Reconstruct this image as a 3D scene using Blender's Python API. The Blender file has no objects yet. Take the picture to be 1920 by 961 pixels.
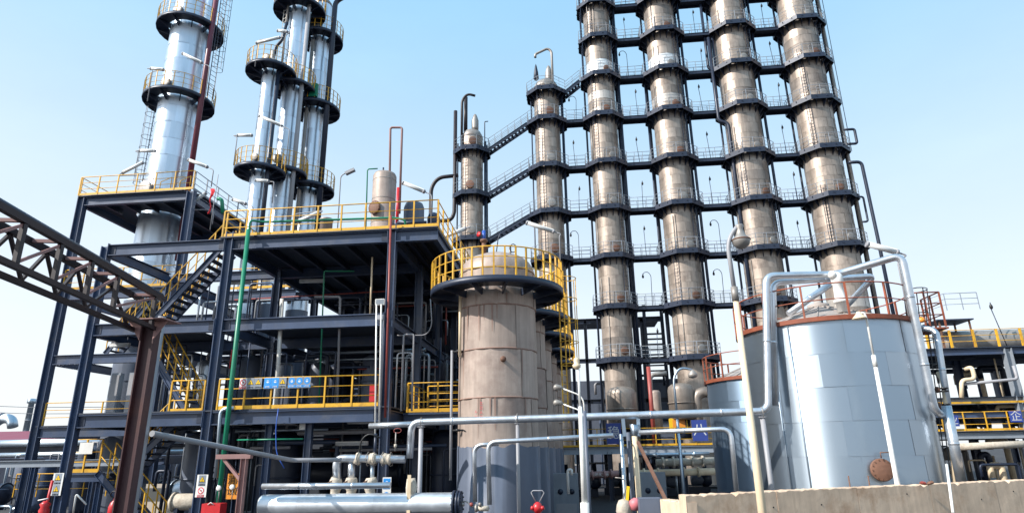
import bpy, math, random
from mathutils import Vector, Matrix
sc = bpy.context.scene
rnd = random.Random(7)
# ------------------------------------------------------------------ camera
FOC, CXP, CYP, EYE = 1180.0, 960.0, 480.5, 3.0
_up = Vector((-65, 3780, -1180)).normalized()
_dp = Vector((125, -370, -1180)); _dp = (_dp - _up * _dp.dot(_up)).normalized()
_xr = _dp.cross(_up)
ROT = Matrix((_xr, _dp, _up))
cam_d = bpy.data.cameras.new('camera'); cam = bpy.data.objects.new('camera', cam_d)
sc.collection.objects.link(cam)
cam_d.sensor_fit = 'HORIZONTAL'; cam_d.sensor_width = 36; cam_d.lens = 36 * FOC / 1920
cam_d.clip_start = .1; cam_d.clip_end = 5000
cam.matrix_world = Matrix.Translation((0, 0, EYE)) @ ROT.to_4x4()
sc.camera = cam
# ------------------------------------------------------------------ sky and sun
SUN_AZ_L, SUN_EL = math.radians(58), math.radians(38)     # sun behind the viewer's left shoulder
to_sun = Vector((-math.sin(SUN_AZ_L) * math.cos(SUN_EL), -math.cos(SUN_AZ_L) * math.cos(SUN_EL), math.sin(SUN_EL)))
w = bpy.data.worlds.new('World'); sc.world = w; w.use_nodes = True
wn, wl = w.node_tree.nodes, w.node_tree.links
wn.clear()
wout = wn.new('ShaderNodeOutputWorld'); bg = wn.new('ShaderNodeBackground'); sky = wn.new('ShaderNodeTexSky')
sky.sky_type = 'NISHITA'; sky.sun_disc = False
sky.sun_elevation = SUN_EL
sky.sun_rotation = math.atan2(to_sun.x, to_sun.y)
sky.altitude = 0; sky.air_density = 1.0; sky.dust_density = 2.2; sky.ozone_density = 1.2
tc = wn.new('ShaderNodeTexCoord'); mp = wn.new('ShaderNodeMapping'); mp.inputs['Scale'].default_value = (1.6, 1.6, 4.5)
cn = wn.new('ShaderNodeTexNoise'); cn.inputs['Scale'].default_value = 1.7; cn.inputs['Detail'].default_value = 7; cn.inputs['Roughness'].default_value = .58
cr = wn.new('ShaderNodeValToRGB'); cr.color_ramp.elements[0].position = .42; cr.color_ramp.elements[1].position = .8
cr.color_ramp.elements[0].color = (.74, .74, .74, 1); cr.color_ramp.elements[1].color = (.82, .82, .82, 1)      # thin high veil of cloud
mixc = wn.new('ShaderNodeMix'); mixc.data_type = 'RGBA'
sepz = wn.new('ShaderNodeSeparateXYZ'); vr = wn.new('ShaderNodeValToRGB'); vr.color_ramp.interpolation = 'EASE'      # veil: milky near the horizon, bluer overhead
vr.color_ramp.elements[0].position = 0.0; vr.color_ramp.elements[0].color = (.90, .94, .98, 1)
vr.color_ramp.elements[1].position = .75; vr.color_ramp.elements[1].color = (.34, .68, .98, 1)
vsc = wn.new('ShaderNodeVectorMath'); vsc.operation = 'SCALE'; vsc.inputs['Scale'].default_value = 7.6
wl.new(tc.outputs['Generated'], sepz.inputs[0]); wl.new(sepz.outputs['Z'], vr.inputs[0]); 
whz = wn.new('ShaderNodeMix'); whz.data_type = 'RGBA'; whz.inputs['B'].default_value = (.93, .95, .97, 1)      # whiter haze towards the sun's side of the sky
azf = wn.new('ShaderNodeMapRange'); azf.inputs['From Min'].default_value = .15; azf.inputs['From Max'].default_value = -1.0; azf.inputs['To Max'].default_value = .6
wl.new(sepz.outputs['X'], azf.inputs['Value']); lowz = wn.new('ShaderNodeMapRange'); lowz.inputs['From Max'].default_value = .62; lowz.inputs['To Min'].default_value = 1; lowz.inputs['To Max'].default_value = .1
azm = wn.new('ShaderNodeMath'); azm.operation = 'MULTIPLY'; wl.new(sepz.outputs['Z'], lowz.inputs['Value']); wl.new(lowz.outputs[0], azm.inputs[0]); wl.new(azf.outputs[0], azm.inputs[1]); wl.new(azm.outputs[0], whz.inputs['Factor']); wl.new(vr.outputs[0], whz.inputs['A']); wl.new(whz.outputs['Result'], vsc.inputs[0]); wl.new(vsc.outputs[0], mixc.inputs['B'])
wl.new(tc.outputs['Generated'], mp.inputs['Vector']); wl.new(mp.outputs[0], cn.inputs['Vector'])
wl.new(cn.outputs['Fac'], cr.inputs[0]); wl.new(cr.outputs[0], mixc.inputs['Factor'])
wl.new(sky.outputs[0], mixc.inputs['A']); wl.new(mixc.outputs['Result'], bg.inputs[0])
bg.inputs[1].default_value = .118
wl.new(bg.outputs[0], wout.inputs[0])
sd = bpy.data.lights.new('sun', 'SUN'); sd.energy = 4.9; sd.angle = math.radians(.53); sd.color = (1, .95, .88)
so = bpy.data.objects.new('sun', sd); sc.collection.objects.link(so); so.location = (-20, -20, 60)
so.rotation_euler = to_sun.to_track_quat('Z', 'Y').to_euler()
sc.view_settings.view_transform = 'Standard'; sc.view_settings.look = 'None'
sc.view_settings.exposure = .48; sc.view_settings.gamma = 1
sc.render.engine = 'CYCLES'; sc.cycles.use_denoising = True; sc.cycles.max_bounces = 6
sc.cycles.sample_clamp_indirect = 6

# ------------------------------------------------------------------ helpers
def P(x, y, Y=None, Z=None, X=None):
    """a point of the place: where the line of sight through a spot of the photograph meets a plane"""
    r = ROT @ Vector((x - CXP, -(y - CYP), -FOC))
    k = Y / r.y if Y is not None else (Z - EYE) / r.z if Z is not None else X / r.x
    return Vector((0, 0, EYE)) + k * r
V = Vector
def vperp(d):
    a = V((0, 0, 1)) if abs(d.z) < .9 else V((1, 0, 0))
    u = d.cross(a).normalized(); return u, d.cross(u).normalized() * -1
class MB:
    def __init__(s): s.v = []; s.f = []; s.sm = []
    def add(s, vs, fs, smooth=False):
        o = len(s.v); s.v += [tuple(p) for p in vs]
        for f in fs: s.f.append(tuple(i + o for i in f)); s.sm.append(smooth)
        return s
    def box(s, c, d, rz=0):
        hx, hy, hz = d[0] / 2, d[1] / 2, d[2] / 2; ca, sa = math.cos(rz), math.sin(rz); vs = []
        for z in (-hz, hz):
            for x, y in ((-hx, -hy), (hx, -hy), (hx, hy), (-hx, hy)):
                vs.append((c[0] + x * ca - y * sa, c[1] + x * sa + y * ca, c[2] + z))
        return s.add(vs, [(3, 2, 1, 0), (4, 5, 6, 7), (0, 1, 5, 4), (1, 2, 6, 5), (2, 3, 7, 6), (3, 0, 4, 7)])
    def prof(s, p, q, poly, up=None):
        """a profile (list of (a, b)) drawn out from p to q; a runs sideways, b along up"""
        p, q = V(p), V(q); d = (q - p).normalized()
        if up is None: up = V((0, 0, 1)) if abs(d.z) < .95 else V((0, 1, 0))
        u = d.cross(V(up)).normalized(); b = u.cross(d).normalized(); n = len(poly)
        vs = [p + u * a + b * c for a, c in poly] + [q + u * a + b * c for a, c in poly]
        fs = [(i, (i + 1) % n, (i + 1) % n + n, i + n) for i in range(n)] + [tuple(range(n))[::-1], tuple(range(n, 2 * n))]
        return s.add(vs, fs)
    def bar(s, p, q, w, h=None, up=None):
        h = h or w; return s.prof(p, q, [(-w / 2, -h / 2), (w / 2, -h / 2), (w / 2, h / 2), (-w / 2, h / 2)], up)
    def ibeam(s, p, q, w=.25, h=.45, tf=.03, tw=.02, up=None):
        a, b, c = w / 2, h / 2, tw / 2
        return s.prof(p, q, [(-a, -b), (a, -b), (a, -b + tf), (c, -b + tf), (c, b - tf), (a, b - tf), (a, b), (-a, b), (-a, b - tf), (-c, b - tf), (-c, -b + tf), (-a, -b + tf)], up)
    def channel(s, p, q, w=.1, h=.25, t=.02, up=None):
        a, b = w, h / 2
        return s.prof(p, q, [(0, -b), (a, -b), (a, -b + t), (t, -b + t), (t, b - t), (a, b - t), (a, b), (0, b)], up)
    def tube(s, pts, r, n=10, bend=None, cap=True, closed=False):
        pts = [V(p) for p in pts]
        if bend and len(pts) > 2:
            o = [pts[0]]
            for i in range(1, len(pts) - 1):
                a, b, c = pts[i - 1], pts[i], pts[i + 1]
                la, lc = (a - b).length, (c - b).length; k = min(bend, la * .49, lc * .49)
                A, C = b + (a - b) * (k / la), b + (c - b) * (k / lc)
                for j in range(6):
                    t = j / 5; o.append(A * (1 - t) ** 2 + b * 2 * t * (1 - t) * .93 + (A + C) * .5 * (2 * t * (1 - t) * .07) + C * t ** 2)
            pts = o + [pts[-1]]
        m = len(pts); rr = r if isinstance(r, (list, tuple)) else [r] * m
        if len(rr) != m: rr = [rr[0] + (rr[-1] - rr[0]) * i / (m - 1) for i in range(m)]
        tan = []
        for i in range(m):
            if closed: t = pts[(i + 1) % m] - pts[i - 1]
            else: t = pts[min(i + 1, m - 1)] - pts[max(i - 1, 0)]
            tan.append(t.normalized())
        u = vperp(tan[0])[0]; vs = []
        for i in range(m):
            u = (u - tan[i] * u.dot(tan[i])).normalized(); b = tan[i].cross(u)
            for k in range(n):
                a = 2 * math.pi * k / n; vs.append(pts[i] + (u * math.cos(a) + b * math.sin(a)) * rr[i])
        fs = []
        for i in range(m if closed else m - 1):
            j = (i + 1) % m
            for k in range(n): fs.append((i * n + k, i * n + (k + 1) % n, j * n + (k + 1) % n, j * n + k))
        s.add(vs, fs, True)
        if cap and not closed:
            o = len(s.v) - m * n
            s.f.append(tuple(o + k for k in range(n))[::-1]); s.sm.append(False)
            s.f.append(tuple(o + (m - 1) * n + k for k in range(n))); s.sm.append(False)
        return s
    def lathe(s, prof, n=32, c=(0, 0, 0), axis=None, smooth=True, rot=0, loop=False):
        """prof: (radius, height) pairs turned about an axis through c"""
        d = V(axis).normalized() if axis is not None else V((0, 0, 1))
        if axis is None: u, b = V((1, 0, 0)), V((0, 1, 0))
        else: u, b = vperp(d); b = d.cross(u)
        c = V(c); vs = []; m = len(prof)
        for r, z in prof:
            for k in range(n):
                a = 2 * math.pi * k / n + rot
                vs.append(c + d * z + (u * math.cos(a) + b * math.sin(a)) * r)
        fs = []
        for i in range(m if loop else m - 1):
            j = (i + 1) % m
            for k in range(n): fs.append((i * n + k, i * n + (k + 1) % n, j * n + (k + 1) % n, j * n + k))
        s.add(vs, fs, smooth)
        if not loop:
            o = len(s.v) - m * n
            if prof[0][0] > 1e-4: s.f.append(tuple(o + k for k in range(n))[::-1]); s.sm.append(False)
            if prof[-1][0] > 1e-4: s.f.append(tuple(o + (m - 1) * n + k for k in range(n))); s.sm.append(False)
        return s
    def mesh(s, name, org=(0, 0, 0)):
        me = bpy.data.meshes.new(name); o = V(org)
        me.from_pydata([tuple(V(p) - o) for p in s.v], [], s.f)
        me.polygons.foreach_set('use_smooth', s.sm); me.update(); return me
    def build(s, name, mat, parent=None, loc=None):
        """one mesh object; its points are given in place-coordinates and stored relative to its root"""
        org = V(loc) if loc is not None else (root_of(parent).location.copy() if parent else V((0, 0, 0)))
        me = s.mesh(name, org); me.materials.append(mat)
        o = bpy.data.objects.new(name, me); sc.collection.objects.link(o)
        if parent: o.parent = parent; o.location = org - root_of(parent).location
        else: o.location = org
        return o
def root_of(o):
    while o.parent: o = o.parent
    return o
def piece(name, me, parent, loc, rz=0, scale=None):
    """an object that shares mesh data; loc in place-coordinates"""
    o = bpy.data.objects.new(name, me); sc.collection.objects.link(o)
    if parent:
        o.parent = parent
        q = parent; off = V((0, 0, 0))
        while q: off += q.location; q = q.parent
        o.location = V(loc) - off
    else: o.location = loc
    o.rotation_euler[2] = rz
    if scale: o.scale = scale
    return o
def tag(o, label, cat, group=None):
    o['label'] = label; o['category'] = cat
    if group: o['group'] = group
    return o
def thing(name, label, cat, loc, group=None):
    o = bpy.data.objects.new(name, None); sc.collection.objects.link(o); o.location = loc; o.empty_display_size = .3
    return tag(o, label, cat, group)
def struct(o): o['kind'] = 'structure'; return o

# ------------------------------------------------------------------ materials
def mat(name, col, rough=.5, metal=0., var=.25, scale=3., streak=0., obj=.12, bump=0., stain=None, stain_amt=0., panel=0., spec=.5, rvar=.15, cont=False, aniso=0.):
    m = bpy.data.materials.new(name); m.use_nodes = True; nt = m.node_tree; N, L = nt.nodes, nt.links
    bs = N['Principled BSDF']; bs.inputs['Metallic'].default_value = metal; bs.inputs['Specular IOR Level'].default_value = spec
    if aniso:                                     # sheet metal rolled flat: highlights drawn out up and down
        cz = N.new('ShaderNodeCombineXYZ'); cz.inputs['Z'].default_value = 1; L.new(cz.outputs[0], bs.inputs['Tangent']); bs.inputs['Anisotropic'].default_value = aniso
    t = N.new('ShaderNodeTexCoord'); oi = N.new('ShaderNodeObjectInfo')
    off = N.new('ShaderNodeVectorMath'); off.operation = 'ADD'
    sc3 = N.new('ShaderNodeVectorMath'); sc3.operation = 'SCALE'; sc3.inputs[0].default_value = (17, 31, 13)
    sc3.inputs['Scale'].default_value = 0
    if not cont: L.new(oi.outputs['Random'], sc3.inputs['Scale']); L.new(t.outputs['Object'], off.inputs[0]); L.new(sc3.outputs[0], off.inputs[1])
    n1 = N.new('ShaderNodeTexNoise'); n1.inputs['Scale'].default_value = scale; n1.inputs['Detail'].default_value = 6; n1.inputs['Roughness'].default_value = .6
    L.new(off.outputs[0], n1.inputs['Vector'])
    def mathn(op, a, b):
        k = N.new('ShaderNodeMath'); k.operation = op
        for i, x in enumerate((a, b)):
            if isinstance(x, (int, float)): k.inputs[i].default_value = x
            else: L.new(x, k.inputs[i])
        return k.outputs[0]
    f = mathn('MULTIPLY_ADD', n1.outputs['Fac'], var * 2); f.node.inputs[2].default_value = 1 - var
    if streak:
        mpn = N.new('ShaderNodeMapping'); mpn.inputs['Scale'].default_value = (1, 1, .07); L.new(off.outputs[0], mpn.inputs['Vector'])
        n2 = N.new('ShaderNodeTexNoise'); n2.inputs['Scale'].default_value = 5; n2.inputs['Detail'].default_value = 5; n2.inputs['Roughness'].default_value = .65
        L.new(mpn.outputs[0], n2.inputs['Vector'])
        g = mathn('MULTIPLY_ADD', n2.outputs['Fac'], streak * 2); g.node.inputs[2].default_value = 1 - streak
        f = mathn('MULTIPLY', f, g)
    if obj:
        g = mathn('MULTIPLY_ADD', oi.outputs['Random'], obj * 2); g.node.inputs[2].default_value = 1 - obj
        f = mathn('MULTIPLY', f, g)
    if panel:
        at = N.new('ShaderNodeAttribute'); at.attribute_name = 'tone'
        g = mathn('MULTIPLY_ADD', at.outputs['Fac'], panel * 2); g.node.inputs[2].default_value = 1 - panel
        f = mathn('MULTIPLY', f, g)
    mul = N.new('ShaderNodeVectorMath'); mul.operation = 'SCALE'; mul.inputs[0].default_value = col; L.new(f, mul.inputs['Scale'])
    out = mul.outputs[0]
    if stain:
        n3 = N.new('ShaderNodeTexNoise'); n3.inputs['Scale'].default_value = scale * .45; n3.inputs['Detail'].default_value = 8; n3.inputs['Roughness'].default_value = .7
        L.new(off.outputs[0], n3.inputs['Vector'])
        rp = N.new('ShaderNodeValToRGB'); rp.color_ramp.elements[0].position = .5; rp.color_ramp.elements[1].position = .68
        L.new(n3.outputs['Fac'], rp.inputs[0])
        mx = N.new('ShaderNodeMix'); mx.data_type = 'RGBA'; mx.inputs['B'].default_value = (*stain, 1)
        L.new(mathn('MULTIPLY', rp.outputs[0], stain_amt), mx.inputs['Factor']); L.new(out, mx.inputs['A']); out = mx.outputs['Result']
    L.new(out, bs.inputs['Base Color'])
    rg = mathn('MULTIPLY_ADD', n1.outputs['Fac'], rvar * 2); rg.node.inputs[2].default_value = rough - rvar; L.new(rg, bs.inputs['Roughness'])
    if bump:
        bp = N.new('ShaderNodeBump'); bp.inputs['Strength'].default_value = bump; bp.inputs['Distance'].default_value = .03
        L.new(n1.outputs['Fac'], bp.inputs['Height']); L.new(bp.outputs[0], bs.inputs['Normal'])
    return m
M = {}
M['steel'] = mat('blue_grey_painted_steel', (.040, .064, .122), .40, 0, .25, 1.6, .15, .1, .05, (.13, .12, .115), .4)
M['steel_lt'] = mat('light_grey_painted_steel', (.24, .27, .31), .5, 0, .2, 2, .15)
M['deckplate'] = mat('grey_deck_plate', (.030, .040, .062), .6, 0, .3, 3)
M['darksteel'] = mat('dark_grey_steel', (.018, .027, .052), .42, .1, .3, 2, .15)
M['yellow'] = mat('yellow_rail_paint', (.66, .36, .022), .48, 0, .25, 5, 0, .15, .05, (.24, .11, .04), .65)
M['brown'] = mat('maroon_painted_steel', (.017, .011, .015), .5, 0, .3, 2, .2, .1, .05, (.04, .018, .017), .4)
M['pinkbr'] = mat('pinkish_primer_steel', (.30, .165, .155), .6, 0, .25, 3, .15, .1, 0, (.22, .09, .05), .4)
M['rust'] = mat('rust_orange_steel', (.26, .068, .032), .65, 0, .35, 4, .1, .15, .1, (.12, .035, .02), .6)
M['rustbolt'] = mat('rusty_manhole_steel', (.17, .085, .055), .7, .1, .35, 6, 0, .2, .2, (.1, .04, .02), .6)
M['silver'] = mat('aluminium_cladding', (.66, .74, .83), .38, .9, .16, 1.2, .12, .05, .12, None, 0, .1, aniso=.6)
M['silver2'] = mat('aluminium_pipe_jacket', (.60, .64, .69), .36, .85, .22, 3, 0, .07, .25, (.36, .34, .33), .4)
M['galv'] = mat('galvanised_tank_sheet', (.45, .53, .61), .38, .92, .26, 1.0, .3, .03, .2, (.28, .37, .47), .9, 0, cont=True, rvar=.1, aniso=.75)
M['galv_y'] = mat('yellow_reflection_tank_sheet', (.48, .54, .60), .38, .88, .18, .8, .18, .02, .16, (.54, .48, .30), .85, 0, cont=True, rvar=.1, aniso=.75)
M['towerclad'] = mat('weathered_brown_cladding', (.335, .278, .235), .48, .55, .28, 1.1, .48, .09, .14, (.12, .09, .075), .7, .15)
M['towernew'] = mat('new_bright_cladding', (.86, .85, .83), .4, .45, .1, 1.1, .1, .05, .1, None, 0, .08)
M['reactor'] = mat('weathered_beige_steel', (.355, .282, .24), .52, .2, .36, 1.3, .45, .07, .12, (.20, .135, .115), .75)
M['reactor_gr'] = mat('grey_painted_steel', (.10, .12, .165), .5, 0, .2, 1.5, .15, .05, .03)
M['dull'] = mat('dull_grey_steel', (.30, .28, .26), .5, .4, .25, 2.5, .2, .12, .08, (.2, .11, .07), .35)
M['greypipe'] = mat('grey_painted_pipe', (.30, .30, .32), .5, 0, .15, 3, .1)
M['white'] = mat('white_paint', (.76, .75, .72), .45, 0, .12, 4, .1, .06, 0, (.45, .36, .25), .3)
M['cream'] = mat('cream_paint', (.72, .58, .40), .45, 0, .15, 3, .12, .05, 0, (.5, .33, .2), .4)
M['green'] = mat('green_pipe_paint', (.012, .22, .12), .4, 0, .15, 4)
M['red'] = mat('red_paint', (.52, .02, .025), .4, 0, .2, 5)
M['redpipe'] = mat('dull_red_pipe_paint', (.28, .055, .045), .5, 0, .25, 3)
M['blue'] = mat('blue_sign_paint', (.03, .055, .25), .5, 0, .08, 4)
M['skyblue'] = mat('light_blue_sign_paint', (.03, .27, .68), .4, 0, .1, 4)
M['signyel'] = mat('yellow_sign_paint', (.80, .50, .015), .4, 0, .1, 4)
M['signred'] = mat('red_sign_paint', (.62, .05, .08), .4, 0, .1, 4)
M['black'] = mat('black_paint', (.012, .012, .014), .5, 0, .2, 4)
M['conc'] = mat('stained_concrete', (.62, .465, .34), .85, 0, .3, 2.2, .4, .06, .4, (.38, .22, .13), .7, spec=.2)
M['paleconc'] = mat('pale_plaster', (.52, .46, .39), .85, 0, .2, 2, .2, .05, .1, spec=.2)
M['ground'] = mat('concrete_yard', (.045, .045, .05), .9, 0, .35, .35, 0, 0, .2, (.10, .095, .09), .7, spec=.2)
M['roofgrey'] = mat('grey_tank_roof', (.36, .32, .295), .7, .1, .2, 1.5, 0, .05, .08, (.22, .16, .13), .5)
M['hose'] = mat('lagging_cloth', (.50, .44, .36), .8, 0, .35, 9, 0, .1, .7, (.25, .19, .14), .6)
M['lampglass'] = mat('frosted_lamp_cover', (.55, .56, .56), .25, 0, .1, 5, 0, .1)
M['orange'] = mat('orange_paint', (.72, .26, .03), .45, 0, .15, 5)
M['glass'] = mat('window_glass', (.07, .10, .14), .08, 0, .1, 1, 0, .1)
M['maroonroof'] = mat('maroon_roof_sheet', (.20, .035, .06), .5, 0, .15, 1, .1)
M['bluehose'] = mat('blue_hose', (.03, .10, .42), .4, 0, .1, 5)
M['maroonpipe'] = mat('maroon_pipe_paint', (.13, .022, .04), .4, 0, .2, 3)
M['hxjacket'] = mat('bright_exchanger_jacket', (.74, .78, .83), .46, .85, .2, 2.5, 0, .05, .3, (.5, .5, .5), .4)
M['brownpost'] = mat('rusty_maroon_column', (.055, .021, .024), .55, 0, .3, 2, .25, .05, .05, (.13, .045, .03), .6)
M['flagred'] = mat('red_cloth', (.62, .02, .03), .8, 0, .15, 6)

# ------------------------------------------------------------------ shared part makers
_cache = {}
def post_mesh(h, w, m):
    k = ('post', round(h, 3), round(w, 3), m.name)
    if k not in _cache:
        me = MB().box((0, 0, h / 2), (w, w, h)).mesh('post'); me.materials.append(m); _cache[k] = me
    return _cache[k]
def along(pts, sp, closed=False):
    """evenly spaced stations on a path, corners included"""
    out = []; n = len(pts)
    for i in range(n if closed else n - 1):
        a, b = V(pts[i]), V(pts[(i + 1) % n]); k = max(1, round((b - a).length / sp))
        for j in range(k): out.append(a.lerp(b, j / k))
    if not closed: out.append(V(pts[-1]))
    return out
def railing(parent, pts, m, h=1.1, sp=1.15, r=.024, mids=(.38, .74), toe=.13, closed=False, sub=False, joined=False, pw=.055, toe_m=None):
    """a railing on a path. Normally a part (its top rail) with posts, mid rails and toe board as sub-parts"""
    pts = [V(p) for p in pts]; U = V((0, 0, 1))
    st = along(pts, sp, closed)
    if joined:
        b = MB()
        b.tube([p + U * h for p in pts], r, 5, closed=closed)
        for z in mids: b.tube([p + U * z for p in pts], r * .75, 4, closed=closed)
        for p in st: b.bar(p, p + U * h, pw * .8, pw * .8)
        return b.build('railing', m, parent)
    par = parent
    top = MB().tube([p + U * h for p in pts], r, 6, closed=closed).build('top_rail' if sub else 'railing', m, parent)
    par = parent if sub else top
    for z in mids: MB().tube([p + U * z for p in pts], r * .72, 5, closed=closed).build('mid_rail', m, par)
    if toe:
        q = pts + ([pts[0]] if closed else [])
        b = MB()
        for a, c in zip(q, q[1:]): b.bar(a + U * toe / 2, c + U * toe / 2, .012, toe)
        b.build('toe_board', toe_m or m, par)
    me = post_mesh(h - .01, pw, m)
    for i, p in enumerate(st):
        d = (st[min(i + 1, len(st) - 1)] - st[max(i - 1, 0)]); piece('post', me, par, p, math.atan2(d.y, d.x))
    return top
def stair(parent, a, b, wid, ms, mr, rail=(True, True), nstep=None, hr=1.0):
    """a flight from a (foot) to b (head); wid is the sideways vector to the other stringer"""
    a, b, wid = V(a), V(b), V(wid); U = V((0, 0, 1))
    s = MB(); s.channel(a, b, -.07, .26); s.channel(a + wid, b + wid, .07, .26)
    if wid.dot((b - a).cross(U)) < 0:
        s = MB(); s.channel(a, b, .07, .26); s.channel(a + wid, b + wid, -.07, .26)
    st = s.build('stair', ms, parent)
    n = nstep or max(3, round(abs(b.z - a.z) / .22)); d = (b - a); hd = V((d.x, d.y, 0)).normalized(); L = wid.length
    k = ('tread', round(L, 2), ms.name)
    if k not in _cache:
        q = MB(); q.box((0, 0, -.015), (.24, L - .03, .03)); q.box((-.115, 0, -.04), (.012, L - .03, .05))
        me = q.mesh('tread'); me.materials.append(M['deckplate']); _cache[k] = me
    for i in range(1, n):
        p = a + d * (i / n) + wid * .5; piece('tread', _cache[k], st, p, math.atan2(hd.y, hd.x))
    for side, on in zip((V((0, 0, 0)), wid), rail):
        if not on: continue
        p, q = a + side + U * .1, b + side + U * .1
        g = MB().tube([p + U * hr, q + U * hr], .026, 6); g.tube([p + U * hr * .5, q + U * hr * .5], .018, 5); g.build('handrail', mr, st)
        me = post_mesh(hr, .04, mr); k2 = max(2, round(d.length / .55))
        for i in range(k2 + 1): piece('post', me, st, p.lerp(q, i / k2))
    return st
def ladder(parent, p, q, m, face, cage=True, w=.45, joined=False):
    """caged ladder from p up to q; face is the direction away from what it stands against"""
    p, q, face = V(p), V(q), V(face).normalized(); d = (q - p).normalized(); s = d.cross(face).normalized()
    b = MB(); b.bar(p - s * w / 2, q - s * w / 2, .05, .02); b.bar(p + s * w / 2, q + s * w / 2, .05, .02)
    L = (q - p).length; n = int(L / .32)
    for i in range(1, n): c = p + d * (L * i / n); b.bar(c - s * w / 2, c + s * w / 2, .022)
    if joined: pass
    ld = b.build('ladder', m, parent)
    if cage:
        g = MB(); R = .38; n = int((L - 2.0) / .8)
        for i in range(n + 1):
            c = p + d * (2.0 + i * .8); arc = [c + s * (w / 2)] + [c + face * (R * .55 + R * math.sin(t)) + s * (R * math.cos(t)) for t in [math.pi * j / 8 for j in range(9)]] + [c - s * (w / 2)]
            g.tube(arc, .016, 4)
        for t in (.15, .5, .85):
            o = face * (R * .55 + R * math.sin(math.pi * t)) + s * (R * math.cos(math.pi * t)); g.bar(p + d * 2.0 + o, p + d * (2 + max(n, 0) * .8) + o, .03, .01)
        if n > 0: g.build('cage', m, ld if not parent.parent else parent)
    return ld
def clad_mesh(r, h, m, npan, var, rng):
    """one course of sheet cladding: npan curved sheets that lap over each other, and the lower edge laps too"""
    vs, fs, tone = [], [], []; sg = 4
    for k in range(npan):
        jit = rng.uniform(-.004, .006); tn = rng.random()
        o = len(vs)
        for j in range(sg + 1):
            a = 2 * math.pi * (k + j / sg) / npan; lap = .016 * (1 - j / sg) * min(1, r)
            for z, e in ((-.012, .014), (h * .5, .004), (h, 0)):
                rr = r + e * min(1, r) + lap + jit; vs.append((rr * math.cos(a), rr * math.sin(a), z))
        for j in range(sg):
            for t in range(2):
                fs.append((o + j * 3 + t, o + (j + 1) * 3 + t, o + (j + 1) * 3 + t + 1, o + j * 3 + t + 1)); tone.append(tn)
    me = bpy.data.meshes.new('cladding_course'); me.from_pydata(vs, [], fs)
    me.polygons.foreach_set('use_smooth', [True] * len(fs))
    at = me.attributes.new('tone', 'FLOAT', 'FACE'); at.data.foreach_set('value', tone); me.materials.append(m); me.update()
    return me
def clad(parent, x, y, r, z0, z1, ch, m, npan=10, nvar=4, alt=None):
    n = max(1, round((z1 - z0) / ch)); h = (z1 - z0) / n; rng = random.Random(int(r * 977 + x * 31))
    ms = {}
    for i in range(n):
        mm = m
        if alt and alt(z0 + (i + .5) * h): mm = alt(z0 + (i + .5) * h)
        k = (mm.name, i % nvar)
        if k not in ms: ms[k] = clad_mesh(r, h, mm, npan, i, rng)
        piece('cladding_course', ms[k], parent, (x, y, z0 + i * h), rng.uniform(0, 6.28))
def manhole(parent, x, y, r, ang, z, R, m, blank=.16, bolts=True, name='manhole'):
    """a round flanged manhole on a shell of radius r; ang from -Y towards +X"""
    d = V((math.sin(ang), -math.cos(ang), 0)); c = V((x, y, z)) + d * (r - .1)
    b = MB().lathe([(R * .72, 0), (R * .72, .1 + blank * .55), (R, .1 + blank * .55), (R, .1 + blank), (R * .95, .1 + blank + .01), (R * .35, .1 + blank + .02), (0, .1 + blank + .03)], 24, c, d)
    o = b.build(name, m, parent)
    if bolts:
        u, w2 = vperp(d); g = MB()
        for k in range(14):
            a = 2 * math.pi * k / 14; q = c + (u * math.cos(a) + w2 * math.sin(a)) * R * .87 + d * (.1 + blank)
            g.lathe([(R * .05, 0), (R * .05, .035)], 6, q, d)
        g2 = g.build('bolt_ring', m, o if not parent.parent else parent)
        if not parent.parent: g2.parent = o
        hb = MB().bar(c + d * (.13 + blank) - w2 * R * .1 + u * R * .5, c + d * (.13 + blank) - w2 * R * .1 - u * R * .5, .03)
    return o
# ================================================================== the setting
def sheet(name, x0, x1, y0, y1, z, m):
    return struct(MB().add([(x0, y0, z), (x1, y0, z), (x1, y1, z), (x0, y1, z)], [(0, 1, 2, 3)]).build(name, m))
sheet('ground', -1500, 1500, -200, 2800, 0, M['ground'])

# concrete bund wall on the right, in two runs that meet at an obtuse corner, each cast in bays
wallT = 2.1
wp = [P(1237, 934, Y=15.6), P(1285, 927, Z=wallT), P(1920, 898, Z=wallT)]
wp.append(wp[2] + (wp[2] - wp[1]).normalized() * 6)
wr = thing('bund_wall', 'stained beige concrete wall in front of the large silver tank', 'wall', (wp[1].x, wp[1].y, 0))
def wall_run(a, b, nbay):
    d = (b - a); d.z = 0; n = V((d.y, -d.x, 0)).normalized()   # towards the camera
    for i in range(nbay):
        p, q = a + d * (i / nbay), a + d * ((i + 1) / nbay); e = d.normalized() * .006
        off = n * rnd.uniform(-.004, .004)
        p, q = p + e + off, q - e + off; t = -n * .25
        z = wallT + rnd.uniform(-.006, .006)
        ng = 26; vs = []
        for j in range(ng + 1):
            c = p.lerp(q, j / ng); zz = z + (p.lerp(q, j / ng).z - wallT) + rnd.uniform(-.012, .008) - (rnd.uniform(.02, .06) if rnd.random() < .06 else 0); ch_ = rnd.uniform(.008, .03)
            vs += [(c.x, c.y, -.2), (c.x, c.y, zz - ch_), (c.x + t.x * ch_ * 4, c.y + t.y * ch_ * 4, zz), (c.x + t.x, c.y + t.y, zz), (c.x + t.x, c.y + t.y, -.2)]
        fs = []
        for j in range(ng):
            for m_ in range(4): fs.append((j * 5 + m_, (j + 1) * 5 + m_, (j + 1) * 5 + m_ + 1, j * 5 + m_ + 1))
        fs += [(0, 1, 2, 3, 4), tuple(ng * 5 + m_ for m_ in (4, 3, 2, 1, 0))]
        MB().add(vs, fs).build('wall_bay', M['conc'], wr)
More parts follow.
